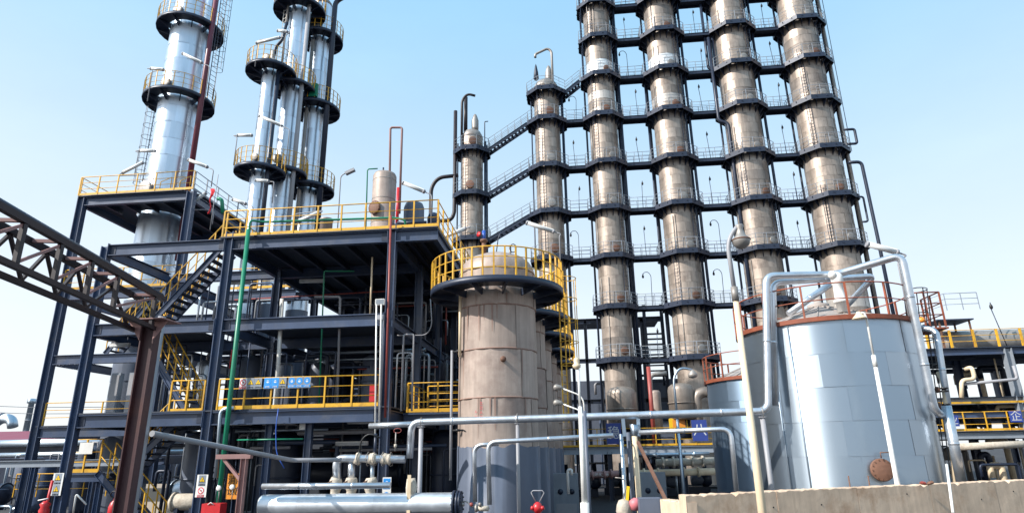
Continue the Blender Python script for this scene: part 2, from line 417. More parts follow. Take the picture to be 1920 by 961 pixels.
wall_run(wp[0], wp[1], 1); wall_run(wp[1], wp[3], 7)
dn = (wp[2] - wp[1]).normalized(); nn = V((dn.y, -dn.x, 0))
for px_, py_ in ((1540, 945), (1700, 925), (1840, 935), (1450, 950), (1900, 920)):
    c = P(px_, py_, Y=1); r = (c - V((0, 0, EYE))); k = (wp[1] - V((0, 0, EYE))).dot(nn) / r.dot(nn)
    c = V((0, 0, EYE)) + r * k; MB().lathe([(.018, 0), (.018, .01)], 8, c, nn).build('form_tie_hole', M['black'], wr)

M['towerpale'] = mat('pale_patch_cladding', (.56, .51, .46), .48, .5, .2, 1.1, .25, .1, .1, (.2, .16, .13), .4, .12)
M['towerdark'] = mat('dark_weathered_cladding', (.25, .215, .19), .55, .4, .3, 1.1, .4, .1, .1, (.08, .06, .05), .6, .15)
# ================================================================== platforms, towers
def platform(root, x, y, z, rin, R, n=8, m=None, mr=None, fascia=.26, brk=8, rail='joined', post_sp=1.0, up=.06, brk_m=None, rh=1.1, deep=.75, pw=.055):
    m = m or M['steel']; mr = mr or M['steel_lt']
    pr = [(rin, z - .04), (R - .03, z - .04), (R - .03, z - fascia), (R, z - fascia), (R, z + up), (R - .012, z + up), (R - .012, z), (rin, z)]
    p = MB().lathe(pr, n, (x, y, 0), None, n > 12, math.pi / n, True).build('platform', m, root)
    me = ('brk', round(rin, 2), round(R, 2), m.name, deep)
    if me not in _cache:
        q = MB(); q.prof((rin - .12, 0, 0), (R - .06, 0, 0), [(-.03, -.16), (.03, -.16), (.03, -.045), (-.03, -.045)])
        q.add([(rin - .1, -.025, -.16), (R - .14, -.025, -.16), (rin - .1, -.025, -deep), (rin - .1, .025, -.16), (R - .14, .025, -.16), (rin - .1, .025, -deep)], [(0, 1, 2), (5, 4, 3), (1, 4, 5, 2), (0, 2, 5, 3), (0, 3, 4, 1)])
        k = q.mesh('bracket'); k.materials.append(brk_m or M['darksteel']); _cache[me] = k
    for i in range(brk): piece('bracket', _cache[me], p, (x, y, z), 2 * math.pi * (i + .5) / brk)
    if rail:
        rr = (R - .04); ang = [math.pi / n + 2 * math.pi * i / n for i in range(n)]
        pts = [(x + rr * math.cos(a), y + rr * math.sin(a), z) for a in ang]
        if rail == 'joined': railing(p, pts, mr, h=rh, sp=post_sp, closed=True, joined=True, toe=0)
        else: railing(p, pts, mr, h=rh, sp=post_sp, closed=True, sub=True, toe=0, pw=pw, r=pw * .42)
    return p
def rise(name, root, pts, r, m, bend=.35, n=10): return MB().tube(pts, r, n, bend).build(name, m, root)

LV = [10.75 + 4.72 * k for k in range(9)]
LV[8] = 47.9; LV[7] = 43.7; LV[6] = 39.25; LV[5] = 34.7
TY = 57.
TT = {}
def tall_tower(key, x, r, z1, levels, label, R, seed, white=None, group='tall brown distillation towers'):
    g = random.Random(seed)
    t = thing('distillation_tower', label, 'tower', (x, TY, 0), group)
    def alt(z):
        if white and white[0] < z < white[1]: return M['towernew']
        q = random.Random(int(z * 53) + seed * 991).random()
        return M['towerpale'] if q < .06 else M['towerdark'] if q > .93 else None
    cuts = [0.3] + [l for l in levels] + [z1]
    for a, b in zip(cuts, cuts[1:]): clad(t, x, TY, r, a, b, .95, M['towerclad'], 12, 5, alt)
    # skirt ring and insulation-support rings
    for l in levels:
        platform(t, x, TY, l, r + .1, R, 8, M['darksteel'], M['steel_lt'], .40, 16, 'joined', 1.0, deep=.95)
        manhole(t, x, TY, r, math.radians(g.choice((14, 20, 26, 18))), l + .62, .36, M['rustbolt'] if g.random() < .5 else M['dull'], .14, False)
        # white pipe guard round the manhole
        d = math.radians(20); c = V((x + (r + .25) * math.sin(d), TY - (r + .25) * math.cos(d), l))
        MB().tube([c + V((-.75, .1, 0)), c + V((-.75, .1, 1.25)), c + V((.55, .1, 1.25)), c + V((.55, .1, 0))], .022, 5).build('guard_rail', M['greypipe'], t)
    # risers
    for dx, dy, rr, z0, zz in ((r + .42, -.35, .13, 0, z1 - 1), (r + .28, .75, .16, 0, z1 - 3), (-r - .3, .55, .1, 0, z1 - 2)):
        rise('riser_pipe', t, [(x + dx, TY + dy, z0), (x + dx, TY + dy, zz)], rr, M['darksteel'])
    for i in range(len(levels) - 1):
        s = g.choice((-1, 1)); a = levels[i]
        if g.random() < .75:
            c = V((x + (r * .62) * s, TY - r * .95, a + .1)) if s < 0 else V((x + r * .78, TY - r * .85, a + .1))
            ladder(t, c, c + V((0, 0, levels[i + 1] - a + .9)), M['darksteel'], (0, -1, 0), False, .4)
        # small-bore lines down the face
        for q in range(g.choice((0, 1, 2))):
            an = math.radians(g.uniform(-75, -20)); c = V((x + (r + .08) * math.sin(an), TY - (r + .08) * math.cos(an), 0))
            rise('small_pipe', t, [(c.x, c.y, a + .2), (c.x, c.y, levels[i + 1] - g.uniform(.3, 2.4))], .03, M['dull'], n=5)
    TT[key] = (t, x, r, R, levels)
    return t
tall_tower('T1', 24.25, 1.66, 52, LV[2:], 'tall brown tower farthest right in the row, rising behind the silver tank', 2.5, 1)
tall_tower('T2', 17.45, 1.64, 52, LV[1:], 'second tall brown tower from the right, behind the curved lamp post', 2.5, 2)
tall_tower('T3', 10.45, 1.5, 52, LV, 'third tall brown tower from the right, with a bright white cladding band', 2.42, 3, (39.3, 41.2))
tall_tower('T4', 3.95, 1.36, 52, LV, 'leftmost tower that reaches the top edge in the brown row, white band near top', 2.18, 4, (39.3, 41.3))
for k, (zz0, zz1) in {'T2': (29, 38), 'T3': (25, 34)}.items():      # S-bent overhead lines between the towers
    t, x, r, R, l = TT[k]
    if k == 'T2':
        rise('overhead_pipe', t, [(x - r - .75, TY - .6, 43), (x - r - .75, TY - .6, 33.5), (x - r + .05, TY - .75, 33.2), (x - r + .05, TY - .75, 30), (x - r + .05, TY - .75, 2)], .17, M['darksteel'], .4)
        rise('overhead_pipe', t, [(x - r - 1.0, TY - .2, 47.5), (x - r - 1.0, TY - .2, 39.6), (x - r - .3, TY - .4, 39.5), (x - r - .3, TY - .4, 44)], .14, M['darksteel'], .4)
    else:
        rise('overhead_pipe', t, [(x - r - .5, TY + .3, 40), (x - r - .5, TY + .3, 2)], .1, M['darksteel'])
t, x, r, R, l = TT['T1']
rise('overhead_pipe', t, [(x + r + .5, TY - .5, 52), (x + r + .5, TY - .5, 8)], .15, M['dull'], .4)
rise('overhead_pipe', t, [(x + r - .1, TY - 1.6, 27.9), (x + r + 1.05, TY - 1.6, 27.9), (x + r + 1.15, TY - 1.6, 20.5), (x + r + 1.2, TY - 1.6, 10)], .15, M['darksteel'], .4)
ladder(t, (x + r + 1.3, TY + .3, 30), (x + r + 1.3, TY + .3, 50), M['darksteel'], (1, -.5, 0), False)
rise('bypass_pipe', t, [(x + r + .2, TY - 1.3, 24.6), (x + r + .75, TY - 1.3, 24.6), (x + r + .75, TY - 1.3, 22.2), (x + r + .3, TY - 1.3, 22.2)], .09, M['darksteel'], .2)
rise('bypass_pipe', t, [(x + r + .3, TY - 1.1, 31.5), (x + r + 1.25, TY - 1.1, 31.5), (x + r + 1.25, TY - 1.1, 30.0), (x + r + .4, TY - 1.1, 30.0)], .12, M['darksteel'], .2)
t, x, r, R, l = TT['T4']
ladder(t, (x - r - .35, TY - .9, 39.4), (x - r - .35, TY - .9, 51), M['darksteel'], (-1, -.3, 0), False)
for dx in (-1.0, -.75, -.4): rise('small_pipe', t, [(x + dx, TY - r - .06, 43.8), (x + dx, TY - r - .06, 50)], .035, M['dull'], n=5)

def low_tower(key, x, r, z1, levels, label, R, seed):
    g = random.Random(seed)
    t = thing('distillation_tower', label, 'tower', (x, TY, 0), 'shorter brown towers')
    cuts = [.3] + levels + [z1]
    for a, b in zip(cuts, cuts[1:]): clad(t, x, TY, r, a, b, .95, M['towerclad'], 10, 5)
    MB().lathe([(r + .02, z1), (r + .05, z1 + .05), (r * .98, z1 + .35), (r * .8, z1 + .75), (r * .42, z1 + 1.0), (0, z1 + 1.1)], 24, (x, TY, 0)).build('dome_head', M['dull'], t)
    MB().lathe([(.34, z1 + .9), (.36, z1 + 1.2), (.36, z1 + 2.0), (.26, z1 + 2.35), (.18, z1 + 2.6), (.1, z1 + 2.75), (0, z1 + 2.8)], 16, (x + .35, TY - .2, 0)).build('vent_stack', M['dull'], t)
    for l in levels:
        platform(t, x, TY, l, r + .1, R, 8, M['darksteel'], M['steel_lt'], .40, 16, 'joined', 1.0, deep=.95)
        manhole(t, x, TY, r, math.radians(g.choice((0, 8, 14))), l + .8, .42, M['rustbolt'] if g.random() < .6 else M['dull'], .14, False)
    for dx, dy, rr in ((r + .3, -.3, .13), (r + .35, .5, .1), (-r - .3, -.3, .07)):
        rise('riser_pipe', t, [(x + dx, TY + dy, 0), (x + dx, TY + dy, z1 - .5)], rr, M['darksteel'])
    for i in range(len(levels) - 1):
        c = V((x - r * .55, TY - r - .12, levels[i] + .1)); ladder(t, c, c + V((0, 0, levels[i + 1] - levels[i] + .6)), M['darksteel'], (0, -1, 0), False, .4)
    TT[key] = (t, x, r, R, levels); return t
low_tower('T5', -1.65, 1.26, 38.6, [20.3, 24.85, 29.6, 34.7, 38.0], 'brown tower left of the tall row with a hooked pipe over its domed top', 2.15, 5)
low_tower('T6', -9.35, 1.09, 33.5, [17.9, 22.6, 27.25, 32.0], 'shortest brown tower, left end of the row, with stairs up to its neighbour', 1.95, 6)
t = TT['T5'][0]
rise('hook_pipe', t, [(-.9, TY - .9, 38.2), (-.9, TY - .9, 42.6), (-1.3, TY - .9, 43.0), (-2.6, TY - .9, 42.4), (-2.6, TY - .9, 42.0)], .13, M['dull'], .5)
MB().lathe([(.1, 39.6), (.28, 39.8), (.22, 40.6), (.1, 41.3), (0, 41.6)], 10, (-2.6, TY - .4, 0)).build('relief_valve', M['darksteel'], t)
t = TT['T6'][0]
rise('maroon_pipe', t, [(-10.95, TY - .7, 36.5), (-10.95, TY - .7, 25.3), (-11.3, TY - .7, 24.6), (-13.3, TY - .7, 24.6), (-13.3, TY - .7, 28.2), (-12.6, TY - .7, 29.2), (-10.6, TY - .7, 29.3)], .19, M['brown'], .6)
rise('hook_pipe', t, [(-10.25, TY - .9, 32), (-10.25, TY - .9, 37.6), (-9.7, TY - .9, 38.3), (-8.9, TY - .9, 38.0)], .13, M['brown'], .5)
rise('vent_pipe', t, [(-9.95, TY - .4, 34), (-9.95, TY - .4, 38.2)], .2, M['brown'])
rise('swan_neck_vent', t, [(-7.9, TY - 1, 32.2), (-7.9, TY - 1, 34.9), (-7.55, TY - 1, 34.9)], .05, M['darksteel'], .1)

# level walkways between neighbouring towers, stair bridges on the left, one lamp pole on each
ORD = ['topmost', 'second', 'third', 'fourth', 'fifth', 'sixth', 'seventh', 'eighth', 'ninth']
ORD_UNUSED = ['lowest', 'second lowest', 'third lowest', 'fourth from the bottom', 'fifth from the bottom', 'fourth from the top', 'third from the top', 'second from the top', 'topmost']
def bridge(name, a, b, label, grp, wid=1.0, lean=0):
    a, b = V(a), V(b); t = thing(name, label, 'walkway', a, grp); h = V((0, wid / 2, 0))
    for s in (-1, 1): MB().channel(a + h * s - V((0, 0, .17)), b + h * s - V((0, 0, .17)), .07 * -s, .34).build('side_beam', M['darksteel'], t)
    d = b - a
    if abs(d.z) < .5: MB().bar(a - V((0, 0, .03)), b - V((0, 0, .03)), wid - .02, .04).build('deck', M['deckplate'], t)
    else:
        n = int(abs(d.z) / .24); me = MB().box((0, 0, 0), (.26, wid - .1, .03)).mesh('tread'); me.materials.append(M['deckplate'])
        for i in range(n): piece('tread', me, t, a.lerp(b, (i + .5) / n))
    for s in (-1, 1):
        p, q = a + h * s * .95, b + h * s * .95; railing(t, [p, q], M['steel_lt'], sp=.85, toe=0, joined=True)
    return t
def lamp_pole(p, label, grp, h=2.6, tilt=.0, hook=False):
    p = V(p); t = thing('lamp_pole', label, 'lamp', p, grp)
    top = p + V((tilt, 0, h))
    if hook:
        MB().tube([p, top, top + V((-.25, 0, .35)), top + V((-.6, 0, .3)), top + V((-.7, 0, .1))], .028, 6, .25).build('pole', M['darksteel'], t); c = top + V((-.72, 0, -.05))
    else:
        MB().tube([p, top], .028, 6).build('pole', M['darksteel'], t); c = top + V((.06, 0, 0))
    MB().lathe([(.02, .26), (.035, .15), (.09, .04), (.10, -.08), (.06, -.18), (0, -.2)], 10, c).build('lamp_head', M['black'], t)
    return t
gaps = [('T5', 'T4', 'the domed tower and its taller neighbour'), ('T4', 'T3', 'the two white-band towers'), ('T3', 'T2', 'second and third towers from right'), ('T2', 'T1', 'the two rightmost towers')]
for a, b, txt in gaps:
    _, xa, ra, Ra, la = TT[a]; _, xb, rb, Rb, lb = TT[b]
    common = [l for l in lb if any(abs(l - m) < .4 for m in la)]
    allv = [l for l in LV if l in common]
    for l in allv:
        o = ORD[len(allv) - 1 - allv.index(l)]
        xa1, xb1 = xa + Ra * .924 - .05, xb - Rb * .924 + .05
        bridge('walkway', (xa1, TY - .1, l), (xb1, TY - .1, l), f'{o} walkway from the top between {txt}', 'level walkways between the brown towers')
        s = random.Random(int(l * 10 + xa)); xm = xa1 + (xb1 - xa1) * s.uniform(.35, .65)
        lamp_pole((xm, TY - .62, l), f'lamp pole, {o} walkway from the top, between {txt}', 'lamp poles on the tower walkways', s.uniform(2.3, 2.8), s.uniform(-.2, .1), s.random() < .15)
bridge('walkway', (-1.65 + 1.95, TY - .1, 38.0), (3.95 - 2.1, TY - .1, LV[6]), 'short sloping walkway from the domed tower top up to its taller neighbour', 'sloping walkways')
for i, (za, zb) in enumerate(((32.0, 34.7), (27.25, 29.6), (22.6, 24.85))):
    bridge('stair_bridge', (-9.35 + 1.75, TY - .3, za), (-1.65 - 1.95, TY - .3, zb), f'{("upper", "middle", "lower")[i]} of three stair bridges rising from the shortest brown tower', 'stair bridges to the shortest tower', .9)
# ================================================================== silver towers on the left
def silver_tower(name, label, x, y, r, z0, z1, plats, Rp, mcl=None, rise_list=(), npan=8, ch=1.15, head=True, dome=None):
    t = thing('silver_tower', label, 'tower', (x, y, 0), 'silver clad towers')
    clad(t, x, y, r, z0, z1, ch, mcl or M['silver'], npan, 4, lambda z: M['reactor_gr'] if z < 11.2 else None)  # courses below roof level turn dark grey: interior shade put into their colour
    if dome:
        MB().lathe([(r + .02, z1), (r * .95, z1 + .25), (r * .7, z1 + .5), (r * .3, z1 + .65), (.16, z1 + .68), (.16, z1 + 1.2), (.12, z1 + 1.25), (0, z1 + 1.25)], 20, (x, y, 0)).build('dome_head', M['dull'], t)
    for z, R in plats:
        platform(t, x, y, z, r + .14, R, 24, M['darksteel'], M['yellow'], .16, 10, 'sub', 1.05, deep=.45, pw=.042)
        manhole(t, x, y, r, math.radians(8 - 36 * .45), z + .75, min(.34, r * .5), M['dull'], .2)
    for pts, rr, m in rise_list: rise('riser_pipe', t, pts, rr, m)
    return t
L1 = (-24.6, 33.5)
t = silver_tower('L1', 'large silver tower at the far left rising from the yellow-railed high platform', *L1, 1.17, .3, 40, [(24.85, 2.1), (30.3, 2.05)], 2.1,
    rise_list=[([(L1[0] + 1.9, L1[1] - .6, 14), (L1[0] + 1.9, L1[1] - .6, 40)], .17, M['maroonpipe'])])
ladder(t, (L1[0] - 1.35, L1[1] - .2, 17.2), (L1[0] - 1.35, L1[1] - .2, 25.8), M['darksteel'], (-1, -.3, 0), True)
ladder(t, (L1[0] + 2.25, L1[1] - .3, 24.9), (L1[0] + 2.25, L1[1] - .3, 40), M['darksteel'], (1, -.3, 0), True)
ladder(t, (L1[0] - .8, L1[1] - 1.5, 30.3), (L1[0] - .8, L1[1] - 1.5, 40), M['steel_lt'], (-.5, -1, 0), False)
manhole(t, *L1, 1.17, math.radians(-14), 18.35, .5, M['dull'], .3)
L2 = (-18.6, 33.5)
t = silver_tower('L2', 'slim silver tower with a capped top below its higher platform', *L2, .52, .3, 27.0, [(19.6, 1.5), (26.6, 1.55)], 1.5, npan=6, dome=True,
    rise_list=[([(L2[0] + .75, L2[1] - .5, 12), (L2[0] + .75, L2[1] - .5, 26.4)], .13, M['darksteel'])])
MB().tube([(L2[0] + .1, L2[1], 28.0), (L2[0] + .1, L2[1], 28.6), (L2[0] + .5, L2[1], 29.0), (L2[0] + .7, L2[1], 30.4)], .1, 8, .3).build('overhead_pipe', M['darksteel'], t)
L3 = (-17.95, 35.2)
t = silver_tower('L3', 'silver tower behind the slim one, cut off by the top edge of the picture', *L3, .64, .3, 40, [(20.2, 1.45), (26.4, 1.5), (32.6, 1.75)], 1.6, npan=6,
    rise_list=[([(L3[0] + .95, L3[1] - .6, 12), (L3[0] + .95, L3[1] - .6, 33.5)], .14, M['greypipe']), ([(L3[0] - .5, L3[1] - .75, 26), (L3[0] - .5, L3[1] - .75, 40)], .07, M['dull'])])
ladder(t, (L3[0] - .75, L3[1] - .5, 26.5), (L3[0] - .75, L3[1] - .5, 33.4), M['white'], (-.6, -1, 0), False, .5)
L4 = (-17.2, 37.2)
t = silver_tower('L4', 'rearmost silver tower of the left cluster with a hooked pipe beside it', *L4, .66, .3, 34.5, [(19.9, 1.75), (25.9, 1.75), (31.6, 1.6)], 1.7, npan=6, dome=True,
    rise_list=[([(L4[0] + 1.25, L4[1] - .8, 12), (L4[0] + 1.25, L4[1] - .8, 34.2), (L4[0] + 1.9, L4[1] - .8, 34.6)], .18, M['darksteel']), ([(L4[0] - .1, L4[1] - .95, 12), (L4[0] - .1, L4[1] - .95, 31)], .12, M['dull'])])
MB().box((L4[0] + .55, L4[1] - 1.55, 26.5), (.55, .25, .95)).build('green_box', M['green'], t)

# ================================================================== the steel process structure on the left
S = thing('process_structure', 'blue grey open steel process structure with yellow railings and stairs', 'structure', (-13, 22.5, 0))
Yf = 22.5
def column(x, y, z1, z0=0, w=.31, d=.27, m=None, parent=None):
    # flanges face left and right, the web shows between their edges from the front
    return MB().ibeam((x, y, z0), (x, y, z1), d, w, .035, .03, up=V((1, 0, 0))).build('column', m or M['steel'], parent or S)
def beam(p, q, h=.45, w=.24, m=None, parent=None): return MB().ibeam(p, q, w, h, .03, .02).build('beam', m or M['steel'], parent or S)
def deck(x0, x1, y0, y1, z, parent=None, t=.05):
    return MB().box(((x0 + x1) / 2, (y0 + y1) / 2, z - t / 2), (x1 - x0, y1 - y0, t)).build('deck', M['deckplate'], parent or S)
XB, XC, XD, XE = -18.65, -13.4, -6.78, -5.0
ZL = [4.62, 8.05, 11.3]
for x in (XB, XC, XD): column(x, Yf, 11.6 if x != XB else 11.25)
ROWS = [26.8, 31.0, 35.2, 39.4]
for y in ROWS:
    for x in (XB, XC, XD):
        if y > 31 and x == XB: continue
        column(x, y, 11.2)
column(-16.35, 30.6, 11.2)
hw = .155
for z in ZL:
    for a, b in ((XB, XC), (XC, XD)):
        beam((a + hw, Yf - .02, z - .24), (b - hw, Yf - .02, z - .24), .46)
        for xx, s_ in ((a + hw, 1), (b - hw, -1)):
            e_ = MB().box((xx + .012 * s_, Yf - .02, z - .24), (.02, .3, .56)); e_.build('end_plate', M['steel'], S)
            MB().box((xx + .15 * s_, Yf - .035, z - .24), (.26, .02, .3)).build('splice_plate', M['darksteel'], S)
    for y in ROWS:
        for a, b in ((XB, XC), (XC, XD)):
            if y > 31.5 and a == XB: continue
            beam((a + hw, y, z - .24), (b - hw, y, z - .24), .42)
    for x in (XB, XC, XD):
        for ya, yb in zip([Yf] + ROWS, ROWS):
            if x == XB and yb > 31.5: continue
            beam((x, ya + .22, z - .26), (x, yb - .22, z - .26), .4, .2)
# deck of the roof level, right of the second column, with its joists
deck(XC - .35, XE, Yf - .2, 39.6, 11.36)
beam((XD + hw, Yf - .02, 11.06), (XE, Yf - .02, 11.06), .46)
beam((XE - .1, Yf + .1, 11.06), (XE - .1, 39.5, 11.06), .46, .2)
for i in range(5):
    x = XC + 1.1 + i * 1.12; MB().ibeam((x, Yf + .12, 11.17), (x, 39.3, 11.17), .12, .26).build('joist', M['darksteel'], S)
for i in range(3): MB().ibeam((XD + .45 + i * .5, Yf + .12, 11.17), (XD + .45 + i * .5, 39.3, 11.17), .1, .22).build('joist', M['darksteel'], S)
# middle decks (set back) and the first-floor deck
deck(XB + .3, -15.6, Yf + .25, 30.8, 8.1); deck(XC + .3, XD - .3, 24.6, 39.4, 8.1); deck(-15.4, XC - .3, 27, 30.8, 8.1)
deck(XB + .2, XD + .15, Yf - .12, 39.4, 4.68)
deck(XD + .15, -4.05, 24.3, 30.5, 4.55)
beam((XD + .15, 24.4, 4.3), (-4.05, 24.4, 4.3), .4)
for i in range(4): MB().ibeam((-12.6 + i * 1.6, Yf + .13, 4.5), (-12.6 + i * 1.6, 39.3, 4.5), .12, .26).build('joist', M['darksteel'], S)
for x in (-11.2, -9.7): MB().ibeam((x, Yf + .35, 0), (x, Yf + .35, 4.2), .2, .24, .02, .02, up=V((1, 0, 0))).build('stub_column', M['steel'], S)
beam((XB + .3, 30.4, 11.05), (-14.2, 30.4, 11.05), .5)
# diagonal braces
for (x0, z0_, x1, z1_, y) in ((-16.75, 6.9, -15.05, 4.85, 23.55), (XC + .3, 4.9, XD - .3, 7.7, 31.2), (XD - .3, 8.3, XC + .3, 11.0, 35.4)):
    MB().bar((x0, y, z0_), (x1, y, z1_), .16, .16).build('brace', M['steel'], S)
# railings
railing(S, [(XC - .3, Yf - .12, 11.37), (XE + .02, Yf - .12, 11.37)], M['yellow'], sp=1.02)
railing(S, [(XE - .02, Yf - .02, 11.37), (XE - .02, 30.4, 11.37)], M['yellow'], sp=1.0)
railing(S, [(XC - .3, Yf + .1, 11.37), (XC - .3, 25.6, 11.37)], M['yellow'], sp=.9)
railing(S, [(XC + .3, Yf - .06, 4.69), (XD - .25, Yf - .06, 4.69)], M['yellow'], sp=1.02)
railing(S, [(-15.0, Yf - .0, 4.69), (XC - .3, Yf - .0, 4.69)], M['yellow'], sp=.75, toe=.08)
railing(S, [(XD + .3, 24.3, 4.56), (-4.1, 24.3, 4.56)], M['yellow'], sp=1.0)
railing(S, [(XD + .3, 24.4, 4.56), (XD + .3, 27, 4.56)], M['yellow'], sp=1.0)
railing(S, [(XD + .8, 25.6, 4.56), (-4.1, 25.6, 4.56)], M['yellow'], sp=.9, mids=(.3, .55, .8), toe=.1)
railing(S, [(XB + .5, 30.3, 11.4), (-14.4, 30.3, 11.4)], M['yellow'], sp=1.0)
# stairs
stair(S, (-17.05, 23.5, 8.12), (-14.35, 23.5, 11.3), (0, .95, 0), M['steel'], M['yellow'])
stair(S, (-14.95, 23.5, 4.7), (-17.35, 23.5, 8.05), (0, .9, 0), M['steel'], M['yellow'])
stair(S, (-17.2, 23.6, 2.55), (-15.1, 23.6, 4.6), (0, .9, 0), M['steel'], M['yellow'])
deck(-19.4, -17.2, 23.4, 24.8, 2.56); 
beam((-19.35, 23.4, 2.38), (-17.85, 23.4, 2.38), .28, .16)
for x in (-19.3, -17.95): MB().ibeam((x, 23.45, 0), (x, 23.45, 2.24), .18, .2, .02, .02, up=V((1, 0, 0))).build('stub_column', M['steel'], S)
railing(S, [(-19.35, 23.42, 2.57), (-18.1, 23.42, 2.57)], M['yellow'], sp=.62, h=1.2)
stair(S, (-15.2, 23.3, .0), (-18.0, 23.3, 2.56), (0, .75, 0), M['steel'], M['yellow'])
MB().box((-18.7, 23.36, 3.45), (.55, .02, .42)).build('notice_plate', M['white'], S)

# the higher rear platform that carries the big silver tower
H = thing('tower_platform', 'high steel platform on tall columns round the large silver tower, far left', 'structure', (-23.5, 30, 0))
XA, XA2 = -26.85, -20.45
for x in (XA, XA2):
    for y in (30., 36.6): column(x, y, 17.0, parent=H, w=.40, d=.32)
ZH = [4.62, 8.2, 11.6, 16.95]
for z in ZH:
    for y in (30., 36.6): beam((XA + .26, y - .02, z - .26), (XA2 - .26, y - .02, z - .26), .48, parent=H)
    for x in (XA, XA2): beam((x, 30.25, z - .28), (x, 36.35, z - .28), .44, .2, parent=H)
# ring deck with the hole for the tower
def ring_deck(x0, x1, y0, y1, z, cx, cy, r, parent):
    b = MB(); n = 32; vs = []
    for k in range(n):
        a = 2 * math.pi * k / n + .0001; c, s_ = math.cos(a), math.sin(a)
        tx = (x1 - cx) / c if c > 1e-6 else (x0 - cx) / c if c < -1e-6 else 1e9
        ty = (y1 - cy) / s_ if s_ > 1e-6 else (y0 - cy) / s_ if s_ < -1e-6 else 1e9
        t_ = min(tx, ty); vs += [(cx + r * c, cy + r * s_, z), (cx + t_ * c, cy + t_ * s_, z), (cx + r * c, cy + r * s_, z - .05), (cx + t_ * c, cy + t_ * s_, z - .05)]
    fs = []
    for k in range(n):
        i, j = 4 * k, 4 * ((k + 1) % n)
        fs += [(i, i + 1, j + 1, j), (i + 2, j + 2, j + 3, i + 3), (i + 1, i + 3, j + 3, j + 1), (i, j, j + 2, i + 2)]
    return b.add(vs, fs).build('deck', M['deckplate'], parent)
ring_deck(XA - .2, XA2 + .2, 29.75, 36.8, 17.02, *L1, 1.3, H)
for i in range(5):
    x = XA + .9 + i * 1.15
    for ya, yb in (((30.1, L1[1] - 1.5), (L1[1] + 1.5, 36.4)) if abs(x - L1[0]) < 1.4 else ((30.1, 36.4),)): MB().ibeam((x, ya, 16.8), (x, yb, 16.8), .12, .28).build('joist', M['darksteel'], H)
deck(XA, XA2, 29.9, 32, 11.66, H); deck(XA, XA2, 29.9, 32, 4.68, H)
railing(H, [(XA - .15, 29.8, 17.03), (XA2 + .15, 29.8, 17.03)], M['yellow'], sp=1.15)
railing(H, [(XA2 + .15, 29.9, 17.03), (XA2 + .15, 36.7, 17.03)], M['steel_lt'], sp=1.1)
railing(H, [(XA - .15, 29.9, 17.03), (XA - .15, 36.7, 17.03)], M['yellow'], sp=1.15)
railing(H, [(XA - .1, 29.95, 11.67), (XA2 + .1, 29.95, 11.67)], M['yellow'], sp=1.1)
railing(H, [(XA + .3, 29.95, 4.69), (XA2, 29.95, 4.69)], M['yellow'], sp=1.6, toe=.0)
# step-over stair at the tower's manhole
o = MB()
for k in range(3): o.box((-22.6 + .0, 31.3 - .0 + k * .28, 17.25 + k * .23), (1.2, .26, .03))
o.bar((-23.2, 31.1, 17.05), (-23.2, 32.0, 17.85), .05); o.bar((-22.0, 31.1, 17.05), (-22.0, 32.0, 17.85), .05)
st = o.build('steps', M['yellow'], H)
for x in (-23.2, -22.0): MB().tube([(x, 31.1, 17.1), (x, 31.1, 18.2), (x, 32.0, 18.9), (x, 32.0, 17.9)], .024, 6, .05).build('handrail', M['yellow'], st)
stair(H, (XA2 - 3.6, 30.2, 8.2), (XA2 - 1.0, 30.2, 11.6), (0, .9, 0), M['steel'], M['yellow'])
# electrical boxes and conduits on the rear bay
for i in range(4):
    x = -24.2 + i * 1.0; b = thing('control_cabinet', f'{("first", "second", "third", "fourth")[i]} from the left of four tall grey instrument boxes behind the left columns', 'cabinet', (x, 31.6, 4.7), 'instrument boxes on the left bay')
    MB().box((x, 31.6, 6.35), (.5, .3, 2.1)).build('body', M['steel_lt'], b)
    MB().box((x, 31.435, 6.35), (.42, .02, 1.9)).build('door', M['greypipe'], b)
    for dx in (-.12, .02, .16): MB().tube([(x + dx, 31.5, 5.3), (x + dx, 31.5, 4.95), (x + dx + .3, 31.4, 4.85)], .025, 5, .1).build('conduit', M['darksteel'], b)

# ================================================================== red-brown box truss on its own column
TRX, TRY = -8.36, 11.62
T = thing('pipe_truss', 'dark maroon box truss carrying a pipe, resting on a maroon column at left', 'truss', (TRX, TRY, 0))
MB().ibeam((TRX, TRY, 0), (TRX, TRY, 5.60), .19, .29, .025, .02, up=V((1, 0, 0))).build('column', M['brownpost'], T)
tA, tB = P(303, 549, Z=6.2), P(0, 371, Z=6.2); u = (tB - tA).normalized(); nrm = V((u.y, -u.x, 0))
LT = 8.8; zt, zb = 6.1, 5.46
near0 = V((tA.x, tA.y, 0)) + u * .15; far0 = near0 + nrm * .44
def at_(s0, l, z): q = s0 + u * l; return V((q.x, q.y, z))
for s0 in (near0, far0):
    for z in (zt, zb): MB().bar(at_(s0, -.3, z), at_(s0, LT, z), .085, .09 if z == zt else .075).build('chord', M['brown'], T)
pl = .88; nb = 10
for k in range(nb):
    l = .75 + k * pl if k else .1
    l2 = .75 + (k + 1) * pl
    MB().bar(at_(near0, l, zb + .04), at_(near0, l, zt - .05), .065, .065).build('post', M['brown'], T)
    lm = (l + l2) / 2
    MB().bar(at_(far0, l, zb + .04), at_(far0, lm, zt - .05), .045, .045).build('diagonal', M['brown'], T)
    MB().bar(at_(far0, lm, zt - .05), at_(far0, l2, zb + .04), .045, .045).build('diagonal', M['brown'], T)
    MB().bar(at_(near0, l, zt - .06), at_(near0, l2, zb + .05), .018, .045).build('flat_diagonal', M['pinkbr'], T)
    MB().bar(at_(near0 + nrm * .045, l, zt), at_(far0 - nrm * .045, l, zt), .05, .05).build('cross_member', M['pinkbr'], T)
